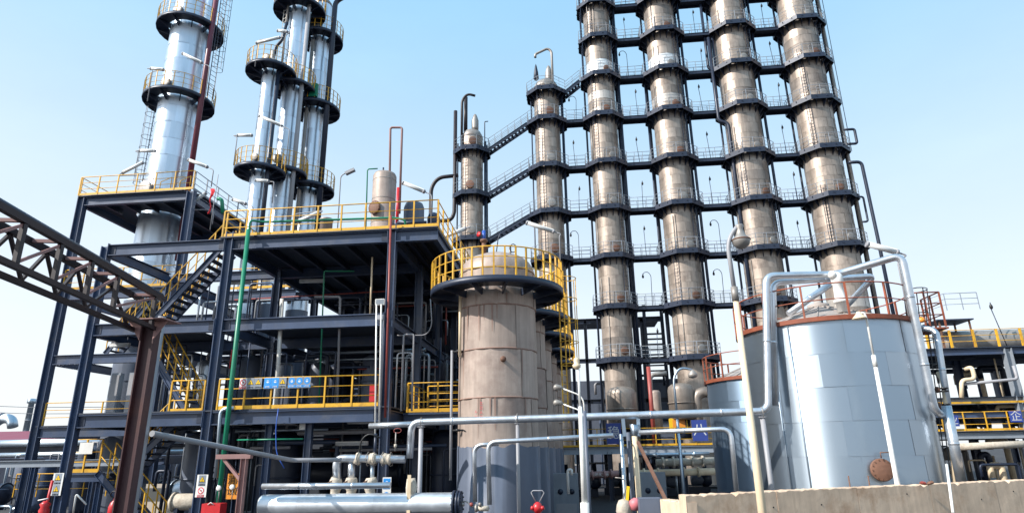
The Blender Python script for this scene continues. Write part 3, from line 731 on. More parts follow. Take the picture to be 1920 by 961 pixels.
MB().box((TRX + .02, TRY - .03, 5.62), (.85, .6, .02)).build('cap_plate', M['pinkbr'], T)
for s in (-1, 1):
    MB().add([(TRX + s * .14, TRY - .12, 5.605), (TRX + s * .4, TRY - .12, 5.605), (TRX + s * .14, TRY - .12, 5.24), (TRX + s * .14, TRY - .09, 5.605), (TRX + s * .4, TRY - .09, 5.605), (TRX + s * .14, TRY - .09, 5.24)], [(0, 1, 2), (5, 4, 3), (1, 4, 5, 2), (0, 2, 5, 3), (0, 3, 4, 1)]).build('gusset', M['pinkbr'], T)
p, q = near0 - u * .4 + nrm * .11, near0 + u * LT + nrm * .11
tag(MB().tube([(p.x, p.y, zt + .1), (q.x, q.y, zt + .1)], .06, 12).build('truss_pipe', M['darksteel']), 'dark pipe lying along the top of the maroon truss', 'pipe')
a = P(303, 600, Y=12.4); 
tag(MB().tube([(a.x, a.y, .0), (a.x, a.y, 5.9)], .075, 12).build('drop_pipe', M['greypipe']), 'pale grey pipe standing close to the right of the maroon column', 'pipe')
a, b = P(285, 812, Y=12.3), P(548, 862, Y=18.6)
tag(MB().tube([a, b, P(640, 861, Y=18.8)], .062, 12, .2).build('sloping_pipe', M['greypipe']), 'dark grey pipe sloping from the maroon column towards the pink tee post', 'pipe')
a, b = P(548, 862, Y=18.6), P(632, 861, Y=18.9)

# tee post
p = P(459, 858, Y=18.3); t = thing('tee_post', 'pink primed steel tee post holding the sloping pipe', 'support post', (p.x, p.y, 0))
MB().ibeam((p.x, p.y, 0), (p.x, p.y, p.z - .02), .16, .16, .015, .015, up=V((1, 0, 0))).build('post', M['pinkbr'], t)
MB().bar((p.x - .85, p.y, p.z + .05), (p.x + .2, p.y, p.z + .05), .16, .13).build('arm', M['pinkbr'], t)
MB().bar((p.x - .65, p.y, p.z), (p.x - .06, p.y, p.z - .6), .08, .08).build('brace', M['pinkbr'], t)
# ================================================================== reactors: five in a row going away from the viewer
M['weld'] = mat('rusty_weld_line', (.27, .17, .135), .7, .1, .4, 3)
RN = ['front', 'second', 'third', 'fourth', 'rearmost']
for k in range(5):
    x, y = -2.68 + k * .09, 22.05 + k * 4.9; r, R = 1.37, 2.4
    t = thing('reactor_vessel', f'{RN[k]} of the row of beige domed reactor vessels with yellow-railed round platforms', 'vessel', (x, y, 0), 'row of domed reactor vessels')
    # grey painted skirt, then weathered plate courses
    sk = MB().lathe([(r + .03, 0), (r + .03, 3.16), (r + .024, 3.2)], 72, (x, y, 0)); sj = random.Random(k)
    for i in range(72, 216): vx = sk.v[i]; dz = (.035 * math.sin(i * .9) + .05 * math.sin(i * .31 + 1) + sj.uniform(-.03, .03)); sk.v[i] = (vx[0], vx[1], vx[2] + dz * (1 if i >= 72 else 0))
    sk.f = [f for f in sk.f if len(f) == 4]; sk.sm = [True] * len(sk.f); sk.build('skirt', M['reactor_gr'], t)
    for zw in (4.75, 6.35, 7.85): MB().lathe([(r + .01, zw - .025), (r + .026, zw - .012), (r + .026, zw + .012), (r + .01, zw + .025)], 48, (x, y, 0)).build('weld_seam', M['weld'], t)
    for z0, z1 in ((3.05, 4.75), (4.75, 6.35), (6.35, 7.85), (7.85, 9.15)):
        q = clad_mesh(r, z1 - z0, M['reactor'], 4, 0, random.Random(k * 7 + int(z0 * 3))); q.name = 'shell_course'
        piece('shell_course', q, t, (x, y, z0), rnd.uniform(0, 6))
    MB().lathe([(r + .015, 9.15), (r + .01, 9.2), (r * .97, 9.4), (r * .88, 9.6), (r * .72, 9.78), (r * .45, 9.93), (r * .2, 9.99), (0, 10.0)], 40, (x, y, 0)).build('dome_head', M['reactor'], t)
    platform(t, x, y, 8.48, r + .1, R, 40, M['darksteel'], M['yellow'], .13, 12, 'sub', .82, .1, deep=.3)
    # nozzles and valves on the head
    MB().lathe([(.09, 0), (.09, .35), (.17, .35), (.17, .42), (.09, .42), (.08, .6), (.14, .62), (.14, .7), (0, .7)], 12, (x - .45, y - .2, 9.85)).build('nozzle', M['rustbolt'], t)
    MB().tube([(x - .45, y - .2, 10.5), (x - .45, y - .2, 10.9)], .07, 8).build('blue_valve', M['bluehose'], t)
    MB().lathe([(.0, 0), (.1, .0), (.1, .03), (0, .03)], 14, (x - .62, y - .25, 10.75), (-.6, -.8, .1)).build('hand_wheel', M['red'], t)
    MB().tube([(x + .5, y, 9.8), (x + .5, y, 10.35)], .05, 6).build('stub_pipe', M['dull'], t)
    MB().tube([(x + .62 + .12 * math.cos(a), y - .1, 10.2 + .16 * math.sin(a)) for a in [i * .5 for i in range(13)]], .02, 5, closed=True).build('valve_wheel', M['black'], t)
    MB().tube([(x - .05, y + .1, 9.95), (x + .05, y + .1, 10.7), (x + .2, y + .1, 11.0)], .02, 5, .1).build('vent_tube', M['darksteel'], t)
    MB().lathe([(.06, 0), (.06, .2), (.1, .2), (.1, .24), (0, .24)], 12, (x + r * math.sin(.25) * .9, y - r * math.cos(.25) * .95, 5.95), (.25, -.97, 0)).build('side_nozzle', M['rustbolt'], t)
    if k == 0:
        MB().tube([(x - 1.18, y - .95, 8.3), (x - 1.18, y - .95, 6.15)], .05, 8).build('drain_tube', M['cream'], t)
        MB().tube([(x - r - .12, y - .75, 2.2), (x - r - .12, y - .75, 6.4)], .045, 8).build('level_tube', M['greypipe'], t)
        for zz in (6.35, 3.75):
            MB().tube([(x - r - .1, y - .75, zz), (x - r + .35, y - .85, zz)], .035, 6).build('level_valve', M['black'], t)
            MB().lathe([(0, 0), (.07, 0), (.07, .08), (0, .08)], 8, (x - r + .12, y - .86, zz - .04)).build('level_valve', M['black'], t)
            MB().tube([(x - r + .32, y - .9, zz), (x - r + .55, y - 1.0, zz - .12), (x - r + .6, y - 1.05, zz - .4)], .025, 5).build('level_valve', M['black'], t)
        sr_ = random.Random(3)
        for q_ in range(16):                     # rust runs below the seams
            an = sr_.uniform(-1.2, .9); zz = sr_.choice((8.25, 7.85, 6.35, 4.75)); ln = sr_.uniform(.3, 1.3); wd = sr_.uniform(.008, .02)
            vs_ = [(x + (r + .022) * math.sin(an + s_ * wd * f_), y - (r + .022) * math.cos(an + s_ * wd * f_), zz - .02 - l_ * ln) for l_, f_ in ((0, 1), (.4, .8), (1, .25)) for s_ in (-1, 1)]
            MB().add(vs_, [(0, 1, 3, 2), (2, 3, 5, 4)], True).build('rust_run', M['weld'], t)
        ladder(t, (x + 2.3, y + .9, 4.0), (x + 2.3, y + .9, 9.6), M['yellow'], (1, -.4, 0), True)

# ================================================================== the two cone-roofed tanks
def tank(cx, cy, r, zt, label, full):
    t = thing('storage_tank', label, 'tank', (cx, cy, 0), 'silver cone-roofed tanks')
    rng = random.Random(int(cx * 10)); nc = 7; h = zt / nc; npn = 9
    for i in range(nc):
        off = rng.uniform(0, 1)
        for k in range(npn):
            a0, a1 = 2 * math.pi * (k + off) / npn, 2 * math.pi * (k + 1 + off) / npn
            jit = rng.uniform(-.003, .003); vs, fs = [], []; sg = 7
            for j in range(sg + 1):
                a = a0 + (a1 - a0) * j / sg; lap = .006 * (1 - j / sg)
                wob = .004 * math.sin(a * 9 + i) + rng.uniform(-.002, .002)
                for z, e in ((-.015, .008), (h * .33, .004), (h * .66, .002), (h, -.001)):
                    rr = r + e + lap + jit + wob; vs.append((cx + rr * math.cos(a), cy + rr * math.sin(a), i * h + z))
            for j in range(sg):
                for q in range(3): fs.append((j * 4 + q, (j + 1) * 4 + q, (j + 1) * 4 + q + 1, j * 4 + q + 1))
            am = (a0 + a1) / 2 % (2 * math.pi)          # right flank sheets with a yellow reflection put into their colour
            mm = M['galv_y'] if (math.radians(288) < am < math.radians(325) and full) else M['galv']
            MB().add(vs, fs, True).build('shell_sheet', mm, t)
    # roof: cone sheets with standing seams
    ns = 16
    for k in range(ns):
        a0, a1 = 2 * math.pi * k / ns, 2 * math.pi * (k + 1) / ns; vs = []
        for a in (a0, (a0 + a1) / 2, a1):
            for rr, z in ((r + .05, zt + .02), (r * .6, zt + .42), (r * .12, zt + .86)): vs.append((cx + rr * math.cos(a), cy + rr * math.sin(a), z))
        MB().add(vs, [(0, 3, 4, 1), (1, 4, 5, 2), (3, 6, 7, 4), (4, 7, 8, 5)], True).build('roof_sheet', M['roofgrey'], t)
        MB().bar((cx + (r + .05) * math.cos(a0), cy + (r + .05) * math.sin(a0), zt + .03), (cx + r * .12 * math.cos(a0), cy + r * .12 * math.sin(a0), zt + .87), .03, .05).build('roof_seam', M['roofgrey'], t)
    MB().lathe([(r * .13, zt + .8), (r * .13, zt + .98), (.12, zt + 1.02), (.12, zt + 1.3), (0, zt + 1.3)], 20, (cx, cy, 0)).build('roof_hub', M['roofgrey'], t)
    # rusty kerb ring and railing
    MB().lathe([(r - .05, zt - .01), (r + .09, zt - .01), (r + .09, zt + .12), (r + .07, zt + .12), (r + .07, zt + .01), (r - .05, zt + .01)], 64, (cx, cy, 0), None, False, 0, True).build('kerb_ring', M['rust'], t)
    n = 40; ring = [(cx + (r + .06) * math.cos(2 * math.pi * i / n), cy + (r + .06) * math.sin(2 * math.pi * i / n), zt + .02) for i in range(n)]
    tr = MB().tube([V(p) + V((0, 0, 1.05)) for p in ring], .02, 6, closed=True).build('railing', M['rust'], t)
    MB().tube([V(p) + V((0, 0, .58)) for p in ring], .018, 5, closed=True).build('mid_rail', M['rust'], tr)
    me = post_mesh(1.05, .05, M['rust'])
    for k in range(14):
        a = 2 * math.pi * (k + .35) / 14; piece('post', me, tr, (cx + (r + .06) * math.cos(a), cy + (r + .06) * math.sin(a), zt + .03), a)
    return t
TKX, TKY, TKR, TKZ = 8.05, 21.15, 2.58, 6.5
tk = tank(TKX, TKY, TKR, TKZ, 'large silver cone-roofed tank with rusty railing behind the concrete wall', True)
manhole(tk, TKX, TKY, TKR, math.radians(-2), 2.42, .29, M['rustbolt'], .16)
MB().tube([(TKX - .1, TKY - TKR - .22, 2.72), (TKX - .1, TKY - TKR - .22, 2.86), (TKX + .2, TKY - TKR - .22, 2.86)], .018, 6).build('manhole_hinge', M['rustbolt'], tk)
ladder(tk, (TKX + TKR * .80, TKY - .25, .2), (TKX + TKR * .93 + .3, TKY - .25, TKZ + 1.3), M['black'], (1, -.2, 0), True)
railing(tk, [(TKX + TKR + .02, TKY - .5, TKZ + .05), (TKX + TKR + .95, TKY - .5, TKZ + .05), (TKX + TKR + .95, TKY + .6, TKZ + .05)], M['rust'], sp=.6, toe=0, joined=True)
for yy in (TKY - .5, TKY + .6): pass
MB().box((TKX + TKR + .5, TKY + .05, TKZ), (1.0, 1.2, .05)).build('landing', M['rust'], tk)
for an in (-.95, -.72): 
    MB().tube([(TKX + (TKR + .02) * math.sin(an), TKY - (TKR + .02) * math.cos(an), .2), (TKX + (TKR + .02) * math.sin(an), TKY - (TKR + .02) * math.cos(an), TKZ - .05)], .02, 6).build('conduit', M['galv'], tk)
M['galv'], keep_ = mat('shaded_tank_sheet', (.24, .33, .44), .42, .85, .2, .8, .2, .02, .16, (.15, .22, .32), .8, 0, cont=True, aniso=.6), M['galv']  # darker copy of the sheet: shade on the second tank put into its colour
t2 = tank(7.75, 27.2, 2.3, 5.6, 'smaller silver cone-roofed tank half hidden behind the large tank', False)
M['galv'] = keep_

# pipes on the big tank
def pipe(name, pts, r, m, label, cat='pipe', grp=None, bend=.25, bands=0, n=14):
    pts = [V(p) for p in pts]
    if not bands: return tag(MB().tube(pts, r, n, bend).build(name, m), label, cat, grp)
    t = thing(name, label, cat, pts[0], grp); MB().tube(pts, r, n, bend).build('jacket', m, t)
    for a, b in zip(pts, pts[1:]):
        L = (b - a).length; k = int((L - .6) / bands)
        for i in range(k):
            c = a.lerp(b, (.3 + (i + .5) * (L - .6) / k) / L); d = (b - a).normalized()
            MB().lathe([(r * 1.0, -.035), (r * 1.075, -.03), (r * 1.075, .03), (r * 1.0, .035)], n, c, d).build('jacket_band', m, t)
    return t
c0 = P(1442, 770, Y=19.1); top1 = P(1436, 517, Y=19.2); e1 = P(1570, 514, Y=19.6); e2 = P(1690, 478, Y=18.9); e3 = P(1752, 770, Y=19.0)
ppa = P(772, 791, Y=19.7)
pipe('insulated_pipe', [P(768, 858, Y=19.75), ppa, c0 + V((-.02, 0, 0)), top1, e1, e2, e3, e3 + V((.35, .25, -.1))], .11, M['silver2'], 'long silver pipe on grey posts that climbs over the large tank', bend=.26, bands=1.9)
pipe('insulated_pipe', [P(693, 798, Y=20.3), P(790, 793.5, Y=20.15)], .095, M['silver2'], 'short capped silver pipe end beside the long silver pipe, left of the front reactor', bands=1.2)
q0 = P(1454, 760, Y=19.35); q1 = P(1449, 530, Y=19.45); q2 = P(1640, 517, Y=20.3)
pipe('insulated_pipe', [q0, q1, q2, P(1585, 575, Y=20.6)], .095, M['silver2'], 'second silver pipe bending back over the large tank roof', bands=1.7)
pipe('insulated_pipe', [P(1560, 530, Y=20.4), P(1478, 588, Y=20.2)], .1, M['silver2'], 'short slanted silver pipe above the large tank roof, left of its hub', bands=.8)
v = P(1572, 540, Y=19.4); t = thing('roof_valve', 'white wrapped breather valve on the roof of the large tank', 'valve', (v.x, v.y, TKZ))
MB().lathe([(.14, v.z - .75), (.14, v.z - .45), (.2, v.z - .45), (.2, v.z - .38), (.15, v.z - .35), (.15, v.z + .1), (.17, v.z + .12), (.17, v.z + .4), (.08, v.z + .5), (0, v.z + .53)], 14, (v.x, v.y, 0)).build('body', M['white'], t)
MB().lathe([(0, 0), (.1, .02), (.13, .1), (.09, .2), (0, .23)], 14, (v.x - .1, v.y, v.z + .35), (-.4, -.8, .5)).build('bonnet', M['white'], t)

pp1, pp2 = P(892, 834, Y=18.9), P(1375, 803, Y=17.9)
pipe('insulated_pipe', [P(918, 945, Y=18.95), P(915, 828, Y=18.95), P(1150, 815.5, Y=18.5)], .068, M['silver2'], 'lower silver pipe that drops in front of the front reactor, right leg', bands=1.6)
pipe('insulated_pipe', [P(891, 940, Y=19.1), P(889, 834, Y=19.1), P(935, 831, Y=19.0)], .062, M['silver2'], 'lower silver pipe that drops in front of the front reactor, left leg', bands=1.6)
pipe('insulated_pipe', [P(1198, 810, Y=18.35), P(1370, 803, Y=17.9), P(1381, 920, Y=17.85)], .066, M['silver2'], 'lower silver pipe dropping in front of the dark tank side, with an elbow', bands=1.6)
# posts under the pipe run
def pipe_post(x, y, Y, w, label, m, ytop=None, n=10, grp='posts under the silver pipe run'):
    p = P(x, y, Y=Y); t = thing('pipe_post', label, 'support post', (p.x, p.y, 0), grp)
    MB().tube([(p.x, p.y, 0), (p.x, p.y, p.z - .16)], w, n).build('post', m, t)
    MB().box((p.x, p.y, p.z - .15), (w * 3, w * 2.6, .025)).build('cap_plate', m, t)
    MB().tube([(p.x - .0, p.y - .14, p.z - .15), (p.x, p.y - .14, p.z + .06), (p.x, p.y, p.z + .16), (p.x, p.y + .14, p.z + .06), (p.x, p.y + .14, p.z - .15)], .012, 5, .1).build('u_bolt', M['dull'], t)
    return t
pipe_post(790, 790, 19.66, .068, 'grey round post under the silver pipe, left of the front reactor', M['greypipe'])
pipe_post(970, 783, 19.53, .055, 'grey round post in front of the front reactor carrying two pipes', M['greypipe'])
pipe_post(1428, 771, 19.1, .07, 'grey round post at the bend beside the large silver tank', M['greypipe'])
p = P(1180, 776, Y=19.3); t = thing('post_cluster', 'cluster of four pale posts with flared heads under the silver pipes', 'support post', (p.x, p.y, 0))
MB().tube([(p.x - .28, p.y, 0), (p.x - .28, p.y, p.z - .55)], .065, 12).build('post', M['galv'], t)
MB().tube([(p.x - .05, p.y + .25, 0), (p.x - .05, p.y + .25, p.z - .5)], .065, 12).build('post', M['reactor_gr'], t)
MB().tube([(p.x + .1, p.y - .05, 0), (p.x + .1, p.y - .05, p.z - .62)], .078, 14).build('post', M['cream'], t)
MB().tube([(p.x + .1, p.y - .05, p.z - .62), (p.x + .13, p.y - .05, p.z - .3)], [.078, .16], 14).build('flared_head', M['galv'], t)
for dx in (-.18, .22): MB().bar((p.x + dx, p.y, p.z - .62), (p.x + dx * 1.1, p.y, p.z - .13), .1, .1).build('hanger', M['galv'], t)
tag(MB().bar(P(1196, 828, Y=18.6), P(1250, 940, Y=16.4), .07, .07).build('leaning_bar', M['rustbolt']), 'thin rusty bar leaning from the post cluster to the concrete wall', 'bar')

# insulated valve run, left of the posts
p0 = P(632, 900, Y=19.6)
pipe('insulated_pipe', [p0, P(630, 858, Y=19.6), P(760, 860, Y=19.7)], .12, M['silver2'], 'silver elbow pipe running into the lagged valve', bands=0)
pipe('insulated_pipe', [P(659, 905, Y=19.7), P(659, 862, Y=19.7)], .11, M['silver2'], 'short vertical silver pipe under the silver elbow pipe', bands=0)
pipe('insulated_pipe', [P(698, 905, Y=19.75), P(698, 866, Y=19.75)], .07, M['galv'], 'thin vertical silver pipe under the lagged valve', bands=0)
a, b = P(667, 859, Y=19.65), P(738, 860, Y=19.7)
t = thing('lagged_valve', 'lumpy cloth-lagged valve on the silver pipe with a cable loop', 'valve', a)
lr = random.Random(12); MB().tube([a.lerp(b, i / 30) + V((0, lr.uniform(-.012, .012), lr.uniform(-.015, .015))) for i in range(31)], [.13 + .035 * math.sin(i * .55 + 1) + (.035 if i in (2, 3, 14, 15, 16, 27, 28) else 0) + lr.uniform(-.012, .012) for i in range(31)], 14).build('lagging', M['hose'], t)
for f_ in (.08, .33, .5, .72, .93): MB().tube([a.lerp(b, f_) + V((.02 * math.sin(k_ * 2), .205 * math.cos(k_ * .524), .205 * math.sin(k_ * .524))) for k_ in range(12)], .012, 5, closed=True).build('tie_wire', M['dull'], t)
MB().tube([a.lerp(b, .5), a.lerp(b, .5) + V((0, 0, .75))], .05, 8).build('actuator', M['darksteel'], t)
MB().tube([a + V((.1, 0, .15)), a + V((.15, -.05, .55)), a + V((.4, -.05, .75)), a + V((.75, -.05, .6))], .025, 6, .25).build('cable', M['black'], t)
for i, x in enumerate((630, 659, 695)):
    c = P(x, 905, Y=19.62); t = thing('lagged_flange', f'{("left", "middle", "right")[i]} of three cloth-wrapped flanges under the silver elbow pipe', 'flange', (c.x, c.y, 1.2), 'cloth-wrapped flanges')
    MB().tube([(c.x + rnd.uniform(-.02, .02), c.y, c.z + .16 - .09 * j) for j in range(9)], [.15, .19, .17, .2, .15, .14, .19, .17, .14], 12).build('lagging', M['hose'], t)
    MB().tube([(c.x - .02, c.y - .15, c.z + .1), (c.x - .25, c.y - .2, c.z - .02)], .018, 5).build('valve_stem', M['rustbolt'], t)
# small steam valve right of it
c = P(741, 845, Y=19.5); t = thing('vent_valve', 'small vent valve with a ring handle above the silver pipe', 'valve', c)
MB().tube([c, c + V((0, 0, .55))], .02, 6).build('stem', M['dull'], t)
MB().lathe([(.0, .1), (.045, .12), (.045, .2), (0, .22)], 8, c).build('body', M['hose'], t)
MB().tube([c + V((.05 + .12 * math.cos(i * .6), .0, .6 + .07 * math.sin(i * .6))) for i in range(10)], .01, 5, closed=True).build('ring_handle', M['redpipe'], t)
# straight silver pipe and heat exchanger in the foreground
pipe('insulated_pipe', [P(492, 911, Y=18.4), P(732, 909, Y=18.4)], .085, M['silver2'], 'straight thin silver pipe above the big silver exchanger', bands=1.4)
a, b = P(493, 947, Y=18.9), P(850, 946, Y=18.9); b.z = a.z
t = thing('heat_exchanger', 'fat horizontal silver heat exchanger along the bottom edge', 'heat exchanger', a)
d = (b - a).normalized(); L = (b - a).length
for i in range(5):
    q = clad_mesh(.30, L / 5 + .0, M['hxjacket'], 5, 0, random.Random(i + 3)); o = piece('jacket_sheet', q, t, a + d * (L / 5 * i), 0); o.rotation_euler = d.to_track_quat('Z', 'Y').to_euler()
MB().lathe([(.30, 0), (.28, -.05), (0, -.06)], 20, a, d).build('end_cap', M['hxjacket'], t)
for k, (o_, rr) in enumerate(((0, .36), (.1, .36), (.17, .34))): MB().lathe([(rr, 0), (rr, .06)], 24, b + d * o_, d).build('flange', M['darksteel'], t)
MB().lathe([(.30, .06), (.30, .1)], 20, b, d).build('channel', M['darksteel'], t)
for k in range(12):
    an = 2 * math.pi * k / 12; MB().lathe([(.02, -.03), (.02, .26)], 6, b + V((0, .32 * math.cos(an), .32 * math.sin(an))), d).build('bolt', M['black'], t)
c = P(770, 920, Y=18.85); MB().tube([c + V((.0, 0, .35)), c + V((.03, 0, .1)), c + V((0, 0, -.1)), c + V((.05, 0, -.35)), c + V((0, 0, -.6))], [.12, .17, .13, .16, .12], 10).build('lagged_nozzle', M['hose'], t)
MB().bar(c + V((.0, -.2, .45)), c + V((.0, -.2, -.9)), .1, .02).build('strap', M['cream'], t)
for s in (-.35, .3): MB().box(a.lerp(b, .5 + s) + V((0, 0, -a.z / 2 - .15)), (.15, .5, a.z - .35)).build('saddle', M['darksteel'], t)
t = thing('sample_line', 'thin curled sample line with small valves at the exchanger end', 'pipe', P(865, 945, Y=18.9))
MB().tube([P(858, 942, Y=18.85), P(875, 938, Y=18.8), P(885, 950, Y=18.8), P(900, 948, Y=18.85), P(918, 952, Y=18.9)], .02, 6, .08).build('tubing', M['dull'], t)
for x in (868, 884, 900): MB().lathe([(0, -.05), (.045, -.04), (.05, .04), (0, .06)], 8, P(x, 945, Y=18.8)).build('valve', M['redpipe'] if x == 884 else M['dull'], t)
t = thing('lagged_stub', 'short lagged pipe stub on the right end of the exchanger pipework', 'pipe', P(905, 951, Y=18.9))
MB().tube([P(895, 952, Y=18.85), P(916, 952, Y=18.85)], .075, 10).build('stub', M['hose'], t)
MB().lathe([(.11, -.03), (.11, .03)], 12, P(893, 952, Y=18.85), (1, 0, 0)).build('flange', M['dull'], t)
# red-topped hand wheel with wire loop, and pink thing by the wall
c = P(1008, 950, Y=15.5); t = thing('red_hydrant', 'red hydrant cap with a triangular wire loop at the bottom centre', 'hydrant', (c.x, c.y, 0))
MB().lathe([(.07, 0), (.07, c.z - .1), (.11, c.z - .08), (.125, c.z), (.08, c.z + .08), (.04, c.z + .11), (0, c.z + .12)], 14, (c.x, c.y, 0)).build('body', M['red'], t)
for s in (-1, 1): MB().lathe([(0, 0), (.045, .02), (.045, .08), (0, .09)], 10, (c.x + s * .07, c.y - .05, c.z - .02), (s, -.3, .2)).build('outlet_cap', M['red'], t)
MB().tube([c + V((-.04, 0, .12)), c + V((-.14, 0, .32)), c + V((-.1, 0, .36)), c + V((.12, 0, .36)), c + V((.16, 0, .31)), c + V((.05, 0, .12))], .014, 6).build('wire_loop', M['greypipe'], t)
c = P(1176, 945, Y=16.5); t = thing('wrapped_hydrant', 'cloth-wrapped hydrant with a faded pink cap left of the wall', 'hydrant', (c.x, c.y, 0))
MB().lathe([(.13, 0), (.15, c.z - .25), (.2, c.z - .15), (.17, c.z), (.12, c.z + .1), (0, c.z + .14)], 14, (c.x - .08, c.y, 0)).build('body', M['hose'], t)
MB().lathe([(.0, 0), (.14, .02), (.15, .2), (.06, .27), (0, .28)], 14, (c.x + .18, c.y - .02, c.z - .12), (.1, -.2, 1)).build('pink_cap', mat('faded_pink_paint', (.55, .16, .18), .5), t)
MB().tube([c + V((-.1, 0, .1)), c + V((.02, 0, .45)), c + V((-.05, 0, .6)), c + V((-.25, 0, .62))], .015, 5, .08).build('wire', M['dull'], t)
MB().bar(c + V((.0, -.05, .1)), c + V((.05, -.05, .42)), .07, .03).build('yellow_handle', M['signyel'], t)

# ================================================================== lamp posts
def fluoro(a, b, foot, label, grp='slanted tube lamps on bent poles'):
    """tube lamp fitting from a to b (b is where the pole takes it), pole down to foot"""
    a, b, foot = V(a), V(b), V(foot); t = thing('tube_lamp', label, 'lamp', foot, grp); d = (b - a).normalized()
    MB().tube([a, b], .085, 10).build('diffuser', M['lampglass'], t)
    MB().bar(a + V((0, 0, .08)), b + V((0, 0, .08)), .13, .04).build('housing', M['white'], t)
    for c in (a, b): MB().lathe([(.095, -.04), (.1, 0), (.095, .04)], 10, c, d).build('end_cap', M['greypipe'], t)
    e = b + d * .35; top = V((foot.x, foot.y, e.z + .0))
    MB().tube([b, e, V((foot.x, foot.y, e.z - .1)), foot], .028, 6, .2).build('pole', M['greypipe'], t)
    return t
fl = [((438, 447, 30, 1), )]
def F(x0, y0, x1, y1, fx, fy, Y, label): fluoro(P(x0, y0, Y=Y), P(x1, y1, Y=Y), P(fx, fy, Y=Y), label)
F(824, 447, 872, 429, 862, 470, 26.5, 'tube lamp left of the reactor dome, slanting up to the right')
F(988, 418, 1038, 434, 1052, 520, 26.5, 'tube lamp right of the reactor dome, slanting down to the right')
F(756, 343, 795, 359, 808, 420, 26, 'tube lamp above the right corner of the yellow-railed roof deck')
F(1626, 458, 1682, 473, 1706, 600, 20.5, 'long tube lamp above the right side of the large tank')
F(386, 362, 352, 386, 398, 420, 30.5, 'tube lamp beside the red flag by the big silver tower')
F(354, 300, 388, 313, 396, 350, 30.5, 'tube lamp on the right side of the big silver tower above the high platform')
F(291, 283, 262, 283, 252, 330, 31, 'tube lamp left of the big silver tower above the high platform railing')
F(306, 131, 283, 129, 276, 190, 31.5, 'small tube lamp left of the big silver tower at its lower round platform')
F(268, 305, 230, 324, 285, 352, 30.2, 'long slanted tube lamp just above the left end of the high platform railing')
F(343, 101, 378, 118, 384, 185, 31.5, 'tube lamp in front of the big silver tower shell')
F(521, 58, 538, 60, 530, 120, 32, 'small tube lamp at the slim silver tower top')
F(481, 81, 524, 71, 478, 125, 32, 'long tube lamp slanting over the cap of the slim silver tower')
F(487, 218, 528, 236, 537, 300, 32, 'tube lamp in front of the slim silver tower, halfway up')
F(472, 254, 446, 254, 438, 310, 32, 'tube lamp left of the slim silver tower at its lower platform')
F(560, 415, 595, 400, 548, 437, 27, 'tube lamp lying low above the roof deck behind the yellow railing')
F(437, 374, 460, 382, 470, 430, 31, 'tube lamp left of the slim silver tower foot')
F(480, 338, 503, 340, 510, 380, 32, 'short tube lamp under the lower platform of the slim silver tower')

# street-type lamps
b0, tp = P(1424, 961, Y=12.0), P(1379, 520, Y=12.0); x, y = (b0.x + tp.x) / 2, 12.0
t = thing('lamp_post', 'tall cream lamp post with a hanging round lantern in front of the tank', 'lamp post', (x, y, 0))
MB().tube([(x, y, 0), (x, y, 5.7)], [.085, .05], 14).build('lower_pole', M['cream'], t)
MB().tube([(x, y, 5.68), (x, y, 5.95)], .068, 12).build('joint', M['dull'], t)
lz = P(1386, 424, Y=12.0); 
MB().tube([(x, y, 5.9), (x - .02, y, 6.75), (x + .05, y, 6.98), (lz.x - .02, y, lz.z + .02)], .042, 10, .3).build('upper_pole', M['greypipe'], t)
MB().lathe([(.07, .03), (.085, 0), (.06, -.06), (.1, -.2), (.17, -.27), (.175, -.3), (.15, -.38), (.08, -.45), (0, -.47)], 18, lz).build('lantern', M['dull'], t)
MB().lathe([(.176, -.27), (.185, -.285), (.176, -.30)], 18, lz).build('lantern_ring', M['rustbolt'], t)
lz = P(1610, 588, Y=17.45); x, y = 7.83, 17.45
t = thing('lamp_post', 'white lamp post with a short curved arm in front of the large tank', 'lamp post', (x, y, 0))
MB().tube([(x, y, 0), (x, y, 5.0)], [.072, .05], 14).build('lower_pole', M['white'], t)
MB().tube([(x, y, 5.0), (x, y, 5.3)], [.06, .055], 12).build('joint', M['white'], t)
MB().tube([(x, y, 5.3), (x, y, lz.z - .12), (x - .04, y, lz.z + .02), (lz.x + .05, y, lz.z + .02)], .03, 10, .12).build('arm', M['white'], t)
MB().lathe([(.05, .06), (.07, 0), (.16, -.1), (.19, -.14), (0, -.15)], 16, lz).build('lantern', M['cream'], t)
x, y = .1, 18.0; lz = P(1081, 680, Y=18.0)
t = thing('lamp_post', 'tapered white lamp post with an amber globe, right of the reactors', 'lamp post', (x, y, 0))
MB().tube([(x, y, 0), (x, y, 1.72)], [.125, .12], 14).build('base', M['white'], t)
MB().tube([(x, y, 1.72), (x, y, 4.2)], [.085, .055], 14).build('lower_pole', M['white'], t)
MB().tube([(x, y, 4.2), (x, y, lz.z - .1)], .036, 10).build('upper_pole', M['white'], t)
MB().lathe([(.04, -.18), (.11, -.12), (.12, -.05), (.07, -.02), (.085, .06), (.07, .13), (0, .16)], 16, lz).build('globe', M['cream'], t)
MB().tube([(x + .12, y + .3, 0), (x + .12, y + .3, 4.1)], [.06, .05], 12).build('side_pole', M['reactor_gr'], t)
for yy in (726, 755):
    c = P(1052, yy, Y=18.2); MB().tube([(x + .12, y + .3, c.z - .8), (x + .1, y + .3, c.z - .25), (c.x, y + .3, c.z)], .022, 6, .2).build('arm', M['white'], t)
    MB().lathe([(.03, 0), (.07, .06), (.1, .2), (.06, .26), (0, .28)], 10, (c.x + .05, y + .3, c.z), (-1, 0, .1)).build('spot_lamp', M['dull'], t)
x, y = 4.06, 27.; lz = P(1298, 695, Y=27.)
t = thing('lamp_post', 'grey lamp post with a long curved arm, left of the tanks', 'lamp post', (x, y, 0))
MB().tube([(x, y, 0), (x, y, 4.2)], [.085, .06], 12).build('lower_pole', M['galv'], t)
